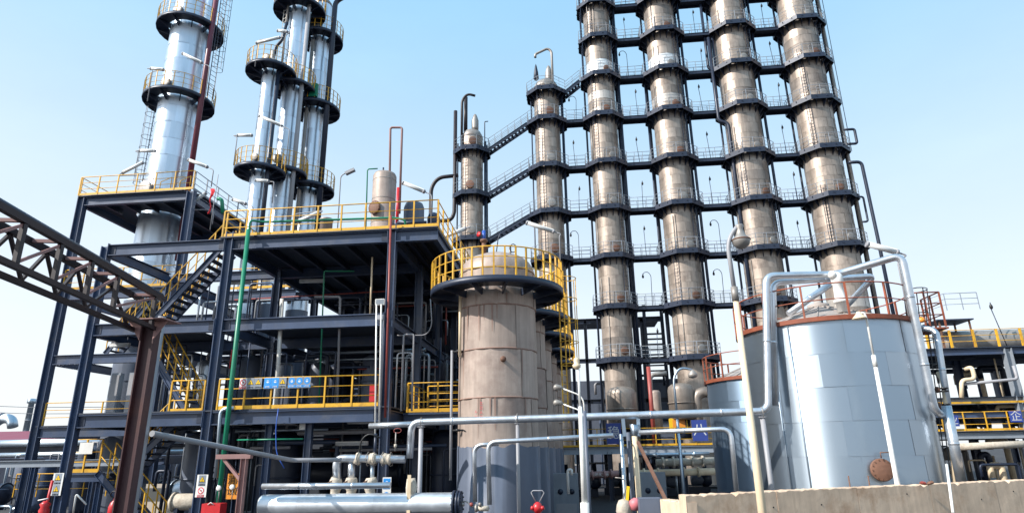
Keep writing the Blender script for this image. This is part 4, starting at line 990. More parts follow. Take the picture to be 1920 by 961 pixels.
MB().tube([(x, y, 4.2), (x, y, 5.9), (x + .3, y, 6.3), (lz.x, y, lz.z + .05)], .05, 10, .35).build('arm', M['galv'], t)
MB().lathe([(.05, .05), (.09, 0), (.2, -.14), (.18, -.25), (0, -.3)], 14, lz).build('lantern', M['dull'], t)
x0_ = P(636, 370, Y=28); c = P(652, 322, Y=28)
t = thing('flood_lamp', 'small boxy flood lamp on a thin pole above the roof deck', 'lamp', (x0_.x, 28, 11.4))
MB().tube([(x0_.x + .05, 28, 11.4), (x0_.x, 28, c.z - .2), c], .03, 6, .15).build('pole', M['greypipe'], t)
MB().bar(c + V((-.1, 0, -.1)), c + V((.35, 0, .1)), .22, .14).build('lamp_head', M['greypipe'], t)
# ================================================================== on the roof deck
dx, dy = -8.72, 27.2
t = thing('upright_drum', 'beige upright drum with a rusty manhole on the roof deck', 'vessel', (dx, dy, 11.4))
MB().lathe([(.62, 11.95), (.74, 12.35), (.74, 12.6), (.56, 12.65), (.56, 15.85), (.5, 15.98), (.2, 16.08), (0, 16.1)], 32, (dx, dy, 0)).build('shell', M['reactor'], t)
for z in (13.4, 14.6, 15.6): MB().lathe([(.56, z - .02), (.572, z), (.56, z + .02)], 32, (dx, dy, 0)).build('seam_band', M['dull'], t)
MB().tube([(dx, dy - .3, 11.75), (dx, dy + .9, 11.75)], .35, 16).build('cross_nozzle', M['darksteel'], t)
manhole(t, dx, dy, .56, math.radians(-22), 14.05, .33, M['rustbolt'], .12)
MB().tube([(dx - .45, dy - .6, 11.75), (dx - 1.3, dy - .6, 11.75), (dx - 1.45, dy - .6, 11.4)], .11, 8, .2).build('outlet_pipe', M['darksteel'], t)
MB().tube([(dx - .1, dy, 16.05), (dx - .1, dy, 16.35)], .04, 6).build('stub', M['darksteel'], t)
for k in range(4):
    a = math.pi / 4 + k * math.pi / 2; MB().box((dx + .6 * math.cos(a), dy + .6 * math.sin(a), 11.7), (.1, .1, .62)).build('leg', M['darksteel'], t)
t = thing('dark_drum', 'dark grey drum behind the beige drum on the roof deck', 'vessel', (dx + 1.2, dy + 1.1, 11.4))
MB().lathe([(.5, 11.4), (.5, 14.6), (.42, 14.8), (0, 14.95)], 24, (dx + 1.2, dy + 1.1, 0)).build('shell', M['reactor_gr'], t)
for z in (12.3, 13.6): MB().lathe([(.5, z - .04), (.53, z), (.5, z + .04)], 24, (dx + 1.2, dy + 1.1, 0)).build('stiffener_ring', M['darksteel'], t)
pipe('loop_pipe', [(P(730, 380, Y=27)), P(732, 239, Y=27), P(754, 239, Y=27), P(749, 400, Y=27)], .055, M['pinkbr'], 'tall thin pinkish pipe loop standing above the roof deck drums', bend=.12)
pipe('red_standpipe', [P(744, 425, Y=26.6), P(747, 352, Y=26.6)], .075, M['red'], 'short red standpipe beside the beige roof drum')
pipe('green_thin_pipe', [P(686, 430, Y=27.5), P(689, 317, Y=27.5), P(708, 316, Y=27.5)], .032, M['green'], 'thin green hooked pipe left of the beige roof drum', bend=.1)
pipe('elbow_pipe', [P(745, 418, Y=26.4), P(800, 417, Y=26.6)], .085, M['darksteel'], 'dark horizontal pipe right of the roof drums')
t = thing('small_vessel', 'small dark domed vessel at the right end of the roof deck', 'vessel', P(815, 412, Y=29))
c = P(813, 415, Y=29); MB().lathe([(.32, -.7), (.32, .2), (.25, .38), (.1, .46), (0, .48)], 16, c).build('shell', M['darksteel'], t)
c = P(612, 418, Y=28); t = thing('small_vessel', 'small rusty capped pot behind the roof railing', 'vessel', (c.x, c.y, 11.4))
MB().lathe([(.3, 11.4), (.3, c.z + .1), (.33, c.z + .12), (.33, c.z + .2), (0, c.z + .24)], 16, (c.x, c.y, 0)).build('shell', M['reactor'], t)
pipe('green_rail_pipe', [P(467, 440, Y=22.15), P(468, 412, Y=22.2), P(490, 416, Y=22.6), P(740, 408, Y=22.9), P(760, 412, Y=22.9), P(760, 425, Y=23)], .045, M['green'], 'green pipe running along the roof railing', bend=.2)
gp = P(466, 430, Y=22.1); pipe('green_standpipe', [(gp.x + .06, gp.y, 0), (gp.x, gp.y, gp.z)], .085, M['green'], 'thick green vertical pipe in front of the steel structure')
pipe('green_bend_pipe', [P(418, 400, Y=30), P(416, 374, Y=30), P(408, 372, Y=30)], .1, M['green'], 'short thick green bend beside the high platform', bend=.25)
pipe('red_standpipe', [P(733, 404, Y=22.1), P(722, 782, Y=22.1)], .04, M['redpipe'], 'long thin red pipe in front of the right corner column')
for i, (xa, ya, xb, yb) in enumerate(((706, 562, 703, 850), (715, 560, 711, 800))):
    pipe('conduit', [P(xa, ya, Y=22.0), P(xb, yb, Y=22.0)], .028, M['white'], f'{("left", "right")[i]} of two thin white conduits by the right corner column')
tb = P(713, 566, Y=22.05); t = thing('cable_box', 'pale grey cable box at the top of the white conduits', 'box', tb)
MB().box(tb, (.34, .14, .22)).build('body', M['white'], t); MB().box(tb + V((0, -.075, 0)), (.28, .012, .17)).build('lid', M['steel_lt'], t)
tb = P(712, 595, Y=22.05); t = thing('cable_box', 'small grey junction box on the white conduits below the cable box', 'box', tb)
MB().box(tb, (.3, .12, .2)).build('body', M['steel_lt'], t); MB().box(tb + V((0, -.065, 0)), (.24, .012, .15)).build('lid', M['greypipe'], t)
pipe('grey_conduit', [P(718, 590, Y=22.1), P(712, 760, Y=22.1)], .06, M['greypipe'], 'grey conduit between the white conduits and the corner column')
fr = P(700, 740, Y=22.7); tag(MB().box((fr.x, fr.y, fr.z), (.24, .2, .75)).build('red_cabinet', M['red']), 'narrow red cabinet behind the first-floor railing', 'cabinet')
# draped red cloth by the high platform
fp = P(395, 378, Y=29.6); vs, fs = [], []
for j in range(9):
    for i in range(5):
        w_ = .06 + .06 * math.sin(j * .7 + 1) * (1 if j < 7 else .5)
        vs.append((fp.x + (i - 2) * w_ * .5 + .05 * math.sin(j * 1.3), fp.y + .05 * math.sin(i * 2.1 + j), fp.z + .75 - j * .18))
for j in range(8):
    for i in range(4): fs.append((j * 5 + i, j * 5 + i + 1, j * 5 + i + 6, j * 5 + i + 5))
t = thing('red_flag', 'small red flag hanging from a pole by the high platform', 'flag', fp - V((0, 0, 1.2)))
fo = MB().add(vs, fs, True).build('cloth', M['flagred'], t); sm = fo.modifiers.new('thick', 'SOLIDIFY'); sm.thickness = .012
MB().tube([fp + V((.15, .04, -1.6)), fp + V((.2, .04, 1.6))], .022, 6).build('pole', M['greypipe'], t)

# ================================================================== inside the structure: vessels, pipes, lamps
rg = random.Random(21)
def vvessel(x, y, z0, z1, r, m, label, nm='vessel'):
    t = thing('process_vessel', label, 'vessel', (x, y, z0), 'vessels inside the steel structure')
    h = z1 - z0
    MB().lathe([(r * .3, z0 + .25), (r * .8, z0 + .35), (r, z0 + .6), (r, z1 - .35), (r * .85, z1 - .12), (r * .4, z1), (0, z1 + .02)], 24, (x, y, 0)).build('shell', m, t)
    for k in range(4): a = .78 + k * 1.571; MB().box((x + r * .8 * math.cos(a), y + r * .8 * math.sin(a), z0 + .3), (.1, .1, .6)).build('leg', M['darksteel'], t)
    MB().lathe([(r, -.03), (r + .05, -.03), (r + .05, .03), (r, .03)], 24, (x, y, z0 + h * .55)).build('flange', m, t)
    MB().tube([(x, y, z1), (x, y, z1 + .3), (x + .5, y, z1 + .3), (x + .5, y, z0 + .3)], .05, 6, .1).build('pipe', M['greypipe'], t)
def hvessel(a, b, r, m, label):
    a, b = V(a), V(b); t = thing('horizontal_vessel', label, 'vessel', a, 'vessels inside the steel structure'); d = (b - a).normalized(); L = (b - a).length
    MB().lathe([(0, -.25), (r * .5, -.2), (r * .85, -.1), (r, 0), (r, L), (r * .85, L + .1), (r * .5, L + .2), (0, L + .25)], 20, a, d).build('shell', m, t)
    for f in (.2, .8): c = a.lerp(b, f); MB().box((c.x, c.y, c.z - r - .1), (.15, r * 1.5, .5)).build('saddle', M['darksteel'], t)
    for f in (.0, 1.): MB().lathe([(r + .05, -.04), (r + .05, .04)], 20, a.lerp(b, f), d).build('flange', m, t)
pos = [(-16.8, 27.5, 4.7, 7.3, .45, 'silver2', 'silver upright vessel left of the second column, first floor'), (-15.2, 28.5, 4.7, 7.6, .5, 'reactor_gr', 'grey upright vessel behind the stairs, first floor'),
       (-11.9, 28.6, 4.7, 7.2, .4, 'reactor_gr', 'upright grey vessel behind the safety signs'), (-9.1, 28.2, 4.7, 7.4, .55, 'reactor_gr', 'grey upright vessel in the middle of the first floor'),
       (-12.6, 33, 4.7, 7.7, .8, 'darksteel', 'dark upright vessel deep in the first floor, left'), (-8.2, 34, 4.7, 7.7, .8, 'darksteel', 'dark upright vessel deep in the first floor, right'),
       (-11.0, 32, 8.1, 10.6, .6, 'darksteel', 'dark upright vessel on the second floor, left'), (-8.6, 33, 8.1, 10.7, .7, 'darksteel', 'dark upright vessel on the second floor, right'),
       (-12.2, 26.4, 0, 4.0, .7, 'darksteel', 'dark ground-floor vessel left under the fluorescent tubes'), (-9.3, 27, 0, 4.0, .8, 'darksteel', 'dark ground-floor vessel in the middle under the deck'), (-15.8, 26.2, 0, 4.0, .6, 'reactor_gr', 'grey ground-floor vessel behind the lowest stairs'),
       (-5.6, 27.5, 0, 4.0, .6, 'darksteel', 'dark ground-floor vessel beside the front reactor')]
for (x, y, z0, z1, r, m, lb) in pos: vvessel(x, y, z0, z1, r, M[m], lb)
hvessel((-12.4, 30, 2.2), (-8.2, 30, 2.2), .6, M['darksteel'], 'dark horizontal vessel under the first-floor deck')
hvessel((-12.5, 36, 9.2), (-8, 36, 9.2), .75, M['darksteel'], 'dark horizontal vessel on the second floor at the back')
a = P(328, 940, Y=24); hvessel(a, a + V((1.0, 0, 0)), .3, M['hose'], 'small cream horizontal pump body at the foot of the second column')
hvessel((-17.8, 28, 1.6), (-15.6, 28, 1.6), .5, M['galv'], 'galvanised horizontal vessel on the ground behind the left stairs')
def run(name, pts, r, m, label, grp, bend=.15): return tag(MB().tube(pts, r, 7, bend).build(name, m), label, 'pipe', grp)
G1 = 'thin vertical pipes inside the steel structure'; G2 = 'pipes crossing inside the steel structure'
def where_(x, y): return ('left' if x < -14 else 'middle' if x < -9.5 else 'right') + (' front' if y < 28 else ' mid' if y < 33 else ' rear')
for i in range(125):                                          # vertical lines of the shaded interior
    x = rg.uniform(XB + .5, XE - .2); y = rg.uniform(24.2, 37); fl_ = rg.choice((0, 1, 1, 2))
    z0, z1 = (0, 4.4) if fl_ == 0 else (4.7, 7.9) if fl_ == 1 else (8.1, 11.1)
    if fl_ == 2: y = rg.uniform(28.5, 38)
    if fl_ == 1: y = rg.uniform(25.5, 37)
    if x < XC and (y < 25.2 or y > 30 or fl_ == 2): y = rg.uniform(25.2, 30)
    mk = rg.choice(('darksteel', 'darksteel', 'darksteel', 'greypipe', 'greypipe', 'steel', 'silver2', 'galv')); m = M[mk]
    r = rg.choice((.025, .03, .04, .05, .07))
    zz = z0 + (z1 - z0) * rg.uniform(.45, 1); k = rg.random()
    if k < .45: pts = [(x, y, z0), (x, y, z1)]
    else: s = rg.choice((-1, 1)) * rg.uniform(.4, 1.3); pts = [(x, y, z0), (x, y, zz), (x + s, y, zz), (x + s, y, z0 if k < .75 else zz - .8)]
    cw = {'darksteel': 'dark', 'greypipe': 'grey', 'steel': 'blue grey', 'silver2': 'silver', 'galv': 'pale silver'}[mk]
    run('process_pipe', pts, r, m, f'{"straight" if k < .45 else "hooked"} thin {cw} pipe standing, {("ground", "first", "second")[fl_]} floor inside the steel structure, {where_(x, y)}', G1)
for i in range(84):                                          # lines crossing under the decks
    fl_ = rg.choice((0, 0, 1, 1, 2)); zt_ = (4.1, 7.6, 10.8)[fl_] - rg.uniform(0, .9); y = rg.uniform((23.6, 26, 28.5)[fl_], 37); x0 = rg.uniform(XC, -9); x1 = x0 + rg.uniform(1.5, 5)
    x1 = min(x1, XE - .1); z2 = (0, 4.7, 8.1)[fl_]
    mk = rg.choice(('darksteel', 'darksteel', 'steel', 'greypipe', 'galv', 'redpipe')); m = M[mk]
    pts = [(x0, y, zt_), (x1, y, zt_)]
    if rg.random() < .5: pts += [(x1, y, max(z2, zt_ - rg.uniform(.8, 3)))]
    run('process_pipe', pts, rg.choice((.03, .045, .06, .09)), m, f'{ {"darksteel": "dark", "steel": "blue grey", "greypipe": "grey", "galv": "pale", "redpipe": "red"}[mk]} pipe crossing high on the {("ground", "first", "second")[fl_]} floor of the steel structure, {where_(x0, y)}', G2)
# the lines one can tell apart there
pipe('white_standpipe', [P(529, 560, Y=25), P(517, 765, Y=25)], .085, M['white'], 'pale vertical pipe in the middle of the steel structure')
pipe('green_thin_pipe', [P(598, 760, Y=24.5), P(608, 508, Y=24.5), P(664, 508, Y=24.6)], .03, M['green'], 'thin green pipe with a square top bend inside the structure', bend=.05)
pipe('grey_hook_pipe', [P(632, 770, Y=25), P(638, 556, Y=25), P(590, 556, Y=25)], .05, M['greypipe'], 'grey pipe bending left inside the structure, above the first-floor railing', bend=.1)
pipe('pale_standpipe', [P(698, 482, Y=23.4), P(694, 592, Y=23.4)], .035, M['cream'], 'short pale pipe left of the right corner column, above the middle beam')
pipe('red_thin_pipe', [P(440, 562, Y=28), P(735, 545, Y=28)], .03, M['redpipe'], 'thin red pipe crossing high inside the structure', bend=.05)
pipe('red_stub', [P(436, 655, Y=26), P(431, 690, Y=26)], .045, M['red'], 'short red pipe stub behind the green standpipe')
pipe('grey_bend_pipe', [P(405, 895, Y=22.3), P(414, 767, Y=22.3), P(440, 764, Y=22.3)], .075, M['galv'], 'grey bent pipe by the foot of the second column', bend=.2)
pipe('grey_drop_pipe', [P(752, 770, Y=22.6), P(757, 627, Y=22.6), P(776, 626, Y=22.6), P(772, 770, Y=22.6)], .035, M['greypipe'], 'grey double bend pipe right of the corner column', bend=.08)
pipe('cable_loop', [P(807, 560, Y=23.5), P(810, 610, Y=23.5), P(800, 628, Y=23.5), P(745, 628, Y=23.4)], .022, M['greypipe'], 'thin grey cable hanging from the left end of the reactor platform', bend=.2)
pipe('green_cross_pipe', [P(444, 824, Y=22.6), P(568, 822, Y=22.6)], .028, M['green'], 'thin green pipe under the first-floor deck')
pipe('blue_hose', [P(522, 765, Y=22.25), P(517, 800, Y=22.2), P(518, 850, Y=22.2), P(533, 877, Y=22.2)], .018, M['bluehose'], 'thin blue hose hanging from the first-floor edge', bend=.25)
for i, (x0, x1, yy, Y, lb) in enumerate(((414, 472, 794, 23.4, 'left of three tube lights under the first-floor deck'), (493, 552, 793, 23.4, 'middle of three tube lights under the first-floor deck'), (652, 714, 791, 23.4, 'right of three tube lights under the first-floor deck'),
        (630, 690, 832, 24.5, 'lower tube light behind the lagged valve'), (433, 470, 531, 27, 'left tube light under the roof deck'), (562, 608, 528, 27, 'middle tube light under the roof deck'), (207, 243, 648, 24, 'tube light under the middle deck near the left columns'))):
    a, b = P(x0, yy, Y=Y), P(x1, yy - 1, Y=Y); t = thing('tube_light', lb, 'lamp', a, 'tube lights under the decks')
    MB().tube([a, b], .07, 10).build('diffuser', M['lampglass'], t); MB().bar(a + V((0, 0, .075)), b + V((0, 0, .075)), .13, .04).build('housing', M['white'], t)
    for f in (.15, .85): c = a.lerp(b, f); MB().tube([c + V((0, 0, .09)), c + V((0, 0, .35))], .012, 5).build('hanger', M['darksteel'], t)
c = P(570, 798, Y=22.9); tag(MB().box(c, (.3, .1, .25)).build('notice_plate', M['white']), 'small white notice plate under the first-floor deck', 'sign')
# pumps, gauges, fire kit at ground level on the left
c = P(401, 955, Y=20.5); t = thing('red_fire_box', 'red fire box at the foot of the green standpipe', 'box', (c.x, c.y, .9))
MB().box((c.x, c.y, c.z), (.62, .4, .4)).build('body', M['red'], t); MB().tube([(c.x - .1, c.y - .21, c.z + .17), (c.x, c.y - .24, c.z + .24), (c.x + .1, c.y - .21, c.z + .17)], .015, 5).build('handle', M['white'], t)
c = P(213, 955, Y=21); t = thing('fire_extinguisher', 'red fire extinguisher with a hose near the maroon column foot', 'extinguisher', (c.x, c.y, .9))
MB().lathe([(.17, .9), (.17, c.z + .1), (.12, c.z + .24), (.05, c.z + .3), (.05, c.z + .36), (0, c.z + .36)], 16, (c.x, c.y, 0)).build('body', M['red'], t)
MB().tube([(c.x, c.y, c.z + .34), (c.x - .2, c.y - .05, c.z + .45), (c.x - .05, c.y - .1, c.z + .62), (c.x + .2, c.y - .1, c.z + .5), (c.x + .2, c.y - .1, c.z + .2)], .02, 6, .12).build('hose', M['black'], t)
c = P(84, 950, Y=21); t = thing('red_hydrant', 'red standpipe with a coiled valve at the lower left', 'hydrant', (c.x, c.y, .8))
MB().tube([(c.x, c.y, .8), (c.x + .1, c.y, c.z + .85)], .045, 8).build('standpipe', M['red'], t); MB().lathe([(.06, .9), (.17, c.z - .1), (.12, c.z), (.17, c.z + .1), (.06, c.z + .2)], 12, (c.x, c.y, 0)).build('valve_body', M['red'], t)
MB().tube([(c.x - .25, c.y - .05, c.z + .22), (c.x + .1, c.y - .05, c.z + .28)], .02, 5).build('lever', M['white'], t)
for i, (x, Y) in enumerate(((437, 21.5), (455, 21.6), (412, 21.4))):
    c = P(x, (912, 917, 914)[i], Y=Y); t = thing('pressure_gauge', f'{("left", "right", "middle")[i] if i < 2 else "leftmost"} pale pressure gauge on its stem near the green standpipe', 'gauge', c - V((0, 0, .4)), 'pressure gauges by the green standpipe')
    MB().lathe([(.0, 0), (.085, 0), (.085, .05), (.07, .06), (0, .06)], 14, c + V((0, -.03, 0)), (0, -1, 0)).build('dial', M['white'], t); MB().tube([c, c - V((0, 0, .45))], .018, 5).build('stem', M['dull'], t)
pipe('white_hook', [P(137, 961, Y=21.5), P(143, 925, Y=21.5), P(162, 945, Y=21.6)], .03, M['white'], 'thin white bent pipe at the lower left', bend=.08)
pl = P(190, 905, Y=28); tag(MB().box((pl.x + 1.6, 29.6, .9), (2.2, .2, 2.0)).build('plaster_panel', M['paleconc']), 'pale plaster wall panel seen behind the lowest stairs', 'wall')

# ================================================================== signs
def disc_mesh(c, r, n=20): return [(c[0] + r * math.cos(2 * math.pi * i / n), c[1], c[2] + r * math.sin(2 * math.pi * i / n)) for i in range(n)]
def poly(name, pts, m, parent, dy=0): return MB().add([(p[0], p[1] + dy, p[2]) for p in pts], [tuple(range(len(pts)))[::-1]]).build(name, m, parent)
def slab(name, pts, y, th, m, parent):
    n = len(pts); vs = [(a, y, b) for a, b in pts] + [(a, y + th, b) for a, b in pts]
    return MB().add(vs, [tuple(range(n))[::-1], tuple(range(n, 2 * n))] + [((i + 1) % n, i, i + n, (i + 1) % n + n) for i in range(n)][::1]).build(name, m, parent)
def circ(x, z, r, n=20): return [(x + r * math.cos(2 * math.pi * i / n), z + r * math.sin(2 * math.pi * i / n)) for i in range(n)]
def rect(x0, x1, z0, z1): return [(x0, z0), (x1, z0), (x1, z1), (x0, z1)]
def tri(x, z, r): return [(x - r, z - r * .75), (x + r, z - r * .75), (x, z + r * .95)]
def glyphs(parent, txt, x, y, z, size, m, name='lettering'):
    cu = bpy.data.curves.new('txt', 'FONT'); cu.body = txt; cu.size = size; cu.align_x = 'CENTER'; cu.align_y = 'CENTER'; cu.extrude = .002; cu.resolution_u = 3
    o = bpy.data.objects.new('txt', cu); sc.collection.objects.link(o); bpy.context.view_layer.update()
    me = bpy.data.meshes.new_from_object(o.evaluated_get(bpy.context.evaluated_depsgraph_get())); bpy.data.objects.remove(o); bpy.data.curves.remove(cu)
    me.materials.clear(); me.materials.append(m); q = piece(name, me, parent, (x, y, z)); q.rotation_euler = (math.pi / 2, 0, 0); return q
def symbol(t, kind, x, y, z, w):
    """one of the safety pictograms, cell of width w, centred at x, z"""
    r = w * .42; e = .004
    if kind == 'warn':
        slab('cell', rect(x - w * .48, x + w * .48, z - w * .7, z + w * .62), y - e, e, M['steel_lt'], t)
        slab('triangle', tri(x, z + w * .08, r), y - 2 * e, e, M['black'], t); slab('triangle', tri(x, z + w * .09, r * .78), y - 3 * e, e, M['signyel'], t)
        slab('mark', rect(x - r * .08, x + r * .08, z - r * .1, z + r * .4), y - 4 * e, e, M['black'], t); slab('mark', rect(x - r * .09, x + r * .09, z - r * .4, z - r * .24), y - 4 * e, e, M['black'], t)
        glyphs(t, '注意安全', x, y - 2 * e, z - w * .56, w * .22, M['black'])
    elif kind == 'ban':
        slab('cell', rect(x - w * .48, x + w * .48, z - w * .7, z + w * .62), y - e, e, M['white'] , t)
        slab('ring', circ(x, z + w * .1, r), y - 2 * e, e, M['signred'], t); slab('ring_field', circ(x, z + w * .1, r * .72), y - 3 * e, e, M['white'], t)
        slab('mark', rect(x - r * .3, x + r * .35, z + w * .06, z + w * .16), y - 4 * e, e, M['black'], t)
        slab('bar', [(x - r * .62, z + w * .1 + r * .5), (x - r * .5, z + w * .1 + r * .62), (x + r * .62, z + w * .1 - r * .5), (x + r * .5, z + w * .1 - r * .62)][::-1], y - 5 * e, e, M['signred'], t)
        slab('caption_strip', rect(x - w * .46, x + w * .46, z - w * .68, z - w * .38), y - 2 * e, e, M['signred'], t); glyphs(t, '禁止烟火', x, y - 3 * e, z - w * .53, w * .2, M['white'])
    else:
        slab('cell', rect(x - w * .48, x + w * .48, z - w * .7, z + w * .62), y - e, e, M['steel_lt'] if kind == 'must_pale' else M['skyblue'], t)
        slab('disc', circ(x, z + w * .14, r), y - 2 * e, e, M['skyblue'] if kind == 'must_pale' else M['blue'] if False else M['skyblue'], t)
        slab('head', circ(x, z + w * .14, r * .42), y - 3 * e, e, M['white'], t); slab('visor', rect(x - r * .5, x + r * .5, z + w * .16, z + w * .24), y - 4 * e, e, M['skyblue'], t)
        slab('caption_strip', rect(x - w * .46, x + w * .46, z - w * .66, z - w * .36), y - 2 * e, e, M['skyblue'], t); glyphs(t, '必须戴', x, y - 3 * e, z - w * .52, w * .2, M['white'])
yS = Yf - .13
def sign_panel(x0, x1, ytop, ybot, kinds, label):
    a, b = P(x0, ytop, Y=yS), P(x1, ybot, Y=yS); t = thing('safety_sign', label, 'sign', (a.x, yS, b.z), 'safety signs on the railing')
    slab('board', rect(a.x, b.x, b.z, a.z), yS, .012, M['steel_lt'], t); n = len(kinds); w_ = (b.x - a.x) / n; zc = (a.z + b.z) / 2 + .02
    for i, k in enumerate(kinds): symbol(t, k, a.x + w_ * (i + .5), yS, zc, min(w_, (a.z - b.z) / 1.34))
sign_panel(450, 490, 709, 728, ['ban', 'warn', 'warn'], 'railing sign with a red prohibition mark and two yellow triangles')
sign_panel(496, 536, 708, 727, ['must', 'must', 'warn'], 'railing sign with two blue discs and a yellow triangle')
sign_panel(541, 582, 707, 726, ['must_pale', 'must_pale', 'must_pale'], 'railing sign with three light blue discs')
def col_sign(x, ytop, ybot, kinds, label, Y, wpx):
    a, b = P(x - wpx / 2, ytop, Y=Y), P(x + wpx / 2, ybot, Y=Y); xc = (a.x + b.x) / 2; w_ = .36; t = thing('safety_sign', label, 'sign', (xc, Y, b.z), 'safety signs on the columns')
    slab('board', rect(xc - w_ / 2 - .02, xc + w_ / 2 + .02, b.z, a.z), Y, .012, M['white'], t); h_ = (a.z - b.z) / len(kinds)
    for i, k in enumerate(kinds): symbol(t, k, xc, Y, a.z - h_ * (i + .5), min(w_, h_ / 1.36))
col_sign(107, 886, 928, ['warn', 'warn'], 'white sign with two yellow triangles on the left front column', Yf - .25, 16)
col_sign(378, 889, 931, ['warn', 'ban'], 'sign with a yellow triangle over a red prohibition ring on the second column', Yf - .25, 15)
a = P(726, 892, Y=Yf - .25); t = thing('safety_sign', 'blue and white sign low on the right corner column', 'sign', (a.x, Yf - .25, 2), 'safety signs on the columns')
zs = a.z - .45; slab('board', rect(a.x - .15, a.x + .15, zs - .32, zs + .42), Yf - .26, .012, M['white'], t); symbol(t, 'must', a.x, Yf - .26, zs + .22, .26); slab('disc', circ(a.x, zs - .15, .1), Yf - .268, .006, M['skyblue'], t)
o1 = P(440, 912, Y=22.6); t = thing('orange_panel', 'orange panel with dark lettering behind the tee post', 'sign', (o1.x, o1.y, o1.z - .4))
slab('board', rect(o1.x - .3, o1.x + .35, o1.z - .4, o1.z + .45), o1.y, .03, M['orange'], t); glyphs(t, '消防', o1.x + .02, o1.y - .006, o1.z + .22, .3, M['black']); glyphs(t, '设施', o1.x + .02, o1.y - .006, o1.z - .15, .3, M['black'])
# red stencilled marks on the front reactor
d = V((math.sin(-.28), -math.cos(-.28), 0)); rx, ry = -2.68, 22.05
fr_ = [o for o in bpy.data.objects if o.name == 'reactor_vessel'][0]
for col_, txt, zz0 in ((-.28, '工己人以旦', 4.55), (-.42, '人一加', 4.3)):
    for i, ch in enumerate(txt):
        x, y = rx + 1.41 * math.sin(col_), ry - 1.41 * math.cos(col_); q = glyphs(fr_, ch, x, y, zz0 - i * .14, .11, M['signred'], 'stencil_mark'); q.rotation_euler = (math.pi / 2, 0, col_)
# ================================================================== pipe rack under the brown towers
rk = thing('pipe_rack', 'dark steel rack with a yellow-railed walkway under the brown towers', 'structure', (4, 43, 0))
RY = 43.0
def P2(x, y): return P(x, y, Y=RY)
RX0, RX1 = -2.5, 12.5
for x in (RX0, 2.0, 6.6, 11.2):
    for y in (RY + .1, RY + 6):
        MB().ibeam((x, y, 0), (x, y, 3.0), .3, .3, .02, .02, up=V((1, 0, 0))).build('column', M['darksteel'], rk)
for y in (RY, RY + 6): MB().ibeam((RX0, y, 3.05), (RX1, y, 3.05), .25, .42).build('beam', M['steel_lt'] if y == RY else M['darksteel'], rk)
MB().box(((RX0 + RX1) / 2, RY + 3, 3.29), (RX1 - RX0, 6, .04)).build('deck', M['deckplate'], rk)
railing(rk, [(RX0, RY - .1, 3.31), (RX1, RY - .1, 3.31)], M['yellow'], sp=1.25, toe=.12)
# taller frames behind the towers
for x in (-2.2, 1.2, 6.6): MB().ibeam((x, RY + 18, 0), (x, RY + 18, 15.2), .3, .3, .02, .02, up=V((1, 0, 0))).build('column', M['darksteel'], rk)
for z in (7.5, 11.3, 15.1): MB().ibeam((-2.2, RY + 18, z), (8.5, RY + 18, z), .3, .4).build('beam', M['darksteel'], rk)
MB().box((2.9, RY + 20.5, 15.35), (11.2, 5.4, .05)).build('deck', M['deckplate'], rk)
for i in range(10): MB().box((7.7, RY + 18, 9.2 + i * .5), (1.5, .6, .08)).build('louvre', M['darksteel'], rk)
for x in (6.9, 8.55): MB().bar((x, RY + 17.8, 6), (x, RY + 17.8, 16.5), .3).build('louvre_post', M['darksteel'], rk)
# vessels on the rack
def dome_vessel(px, Y, z0, z1, r, m, label, tilt=None):
    x = P(px, 740, Y=Y).x; t = thing('domed_vessel', label, 'vessel', (x, Y, z0), 'domed vessels on the rack')
    MB().lathe([(r * .9, z0), (r, z0 + .1), (r, z1 - r * .55), (r * .93, z1 - r * .3), (r * .7, z1 - r * .1), (r * .3, z1 - .02), (0, z1)], 28, (x, Y, 0)).build('shell', m, t)
    for z in (z0 + (z1 - z0) * .45,): MB().lathe([(r, z - .04), (r + .06, z - .04), (r + .06, z + .04), (r, z + .04)], 28, (x, Y, 0)).build('flange', m, t)
    MB().lathe([(r * .5, z0 - 1.2), (r * .5, z0)], 12, (x, Y, 0)).build('support', M['darksteel'], t)
    return t
dome_vessel(1165, RY + .9, 4.4, 7.2, .98, M['towerclad'], 'brown domed vessel with a pale patch on the rack, under the left white-band tower')
dome_vessel(1277, RY + .7, 4.9, 7.3, .86, M['towerclad'], 'brown domed vessel on the rack right of the hooked vent')
dome_vessel(1228, RY + 2, 4.3, 7.0, .38, M['reactor'], 'small beige capped pot between the two domed rack vessels')
x = P(1325, 750, Y=RY).x; tag(MB().tube([(x - .6, RY + .5, 3.6), (x - .6, RY + .5, 6.6), (x + .6, RY + .5, 6.7), (x + .7, RY + .5, 3.4)], .35, 14, .7).build('big_elbow', M['towerclad']), 'fat brown elbow pipe beside the smaller tank', 'pipe')
x = P(1222, 750, Y=RY).x
pipe('vent_stack', [(x, RY + .4, 3.4), (x, RY + .4, 8.4)], .14, M['redpipe'], 'thin red vent stack on the rack between the domed vessels')
pipe('vent_hook', [(x + .4, RY + 3.5, 5.4), (x + .4, RY + 3.5, 8.2), (x + 1.6, RY + 3.5, 8.3)], .16, M['dull'], 'short hooked grey vent on the rack', bend=.4)
t = thing('yellow_box', 'yellow equipment box behind the rack railing', 'box', P(1272, 800, Y=RY + .6))
c = P(1272, 797, Y=RY + .6); MB().box(c, (1.1, .6, .9)).build('body', M['signyel'], t); MB().box(c + V((0, -.32, .1)), (.8, .03, .5)).build('panel', M['orange'], t)
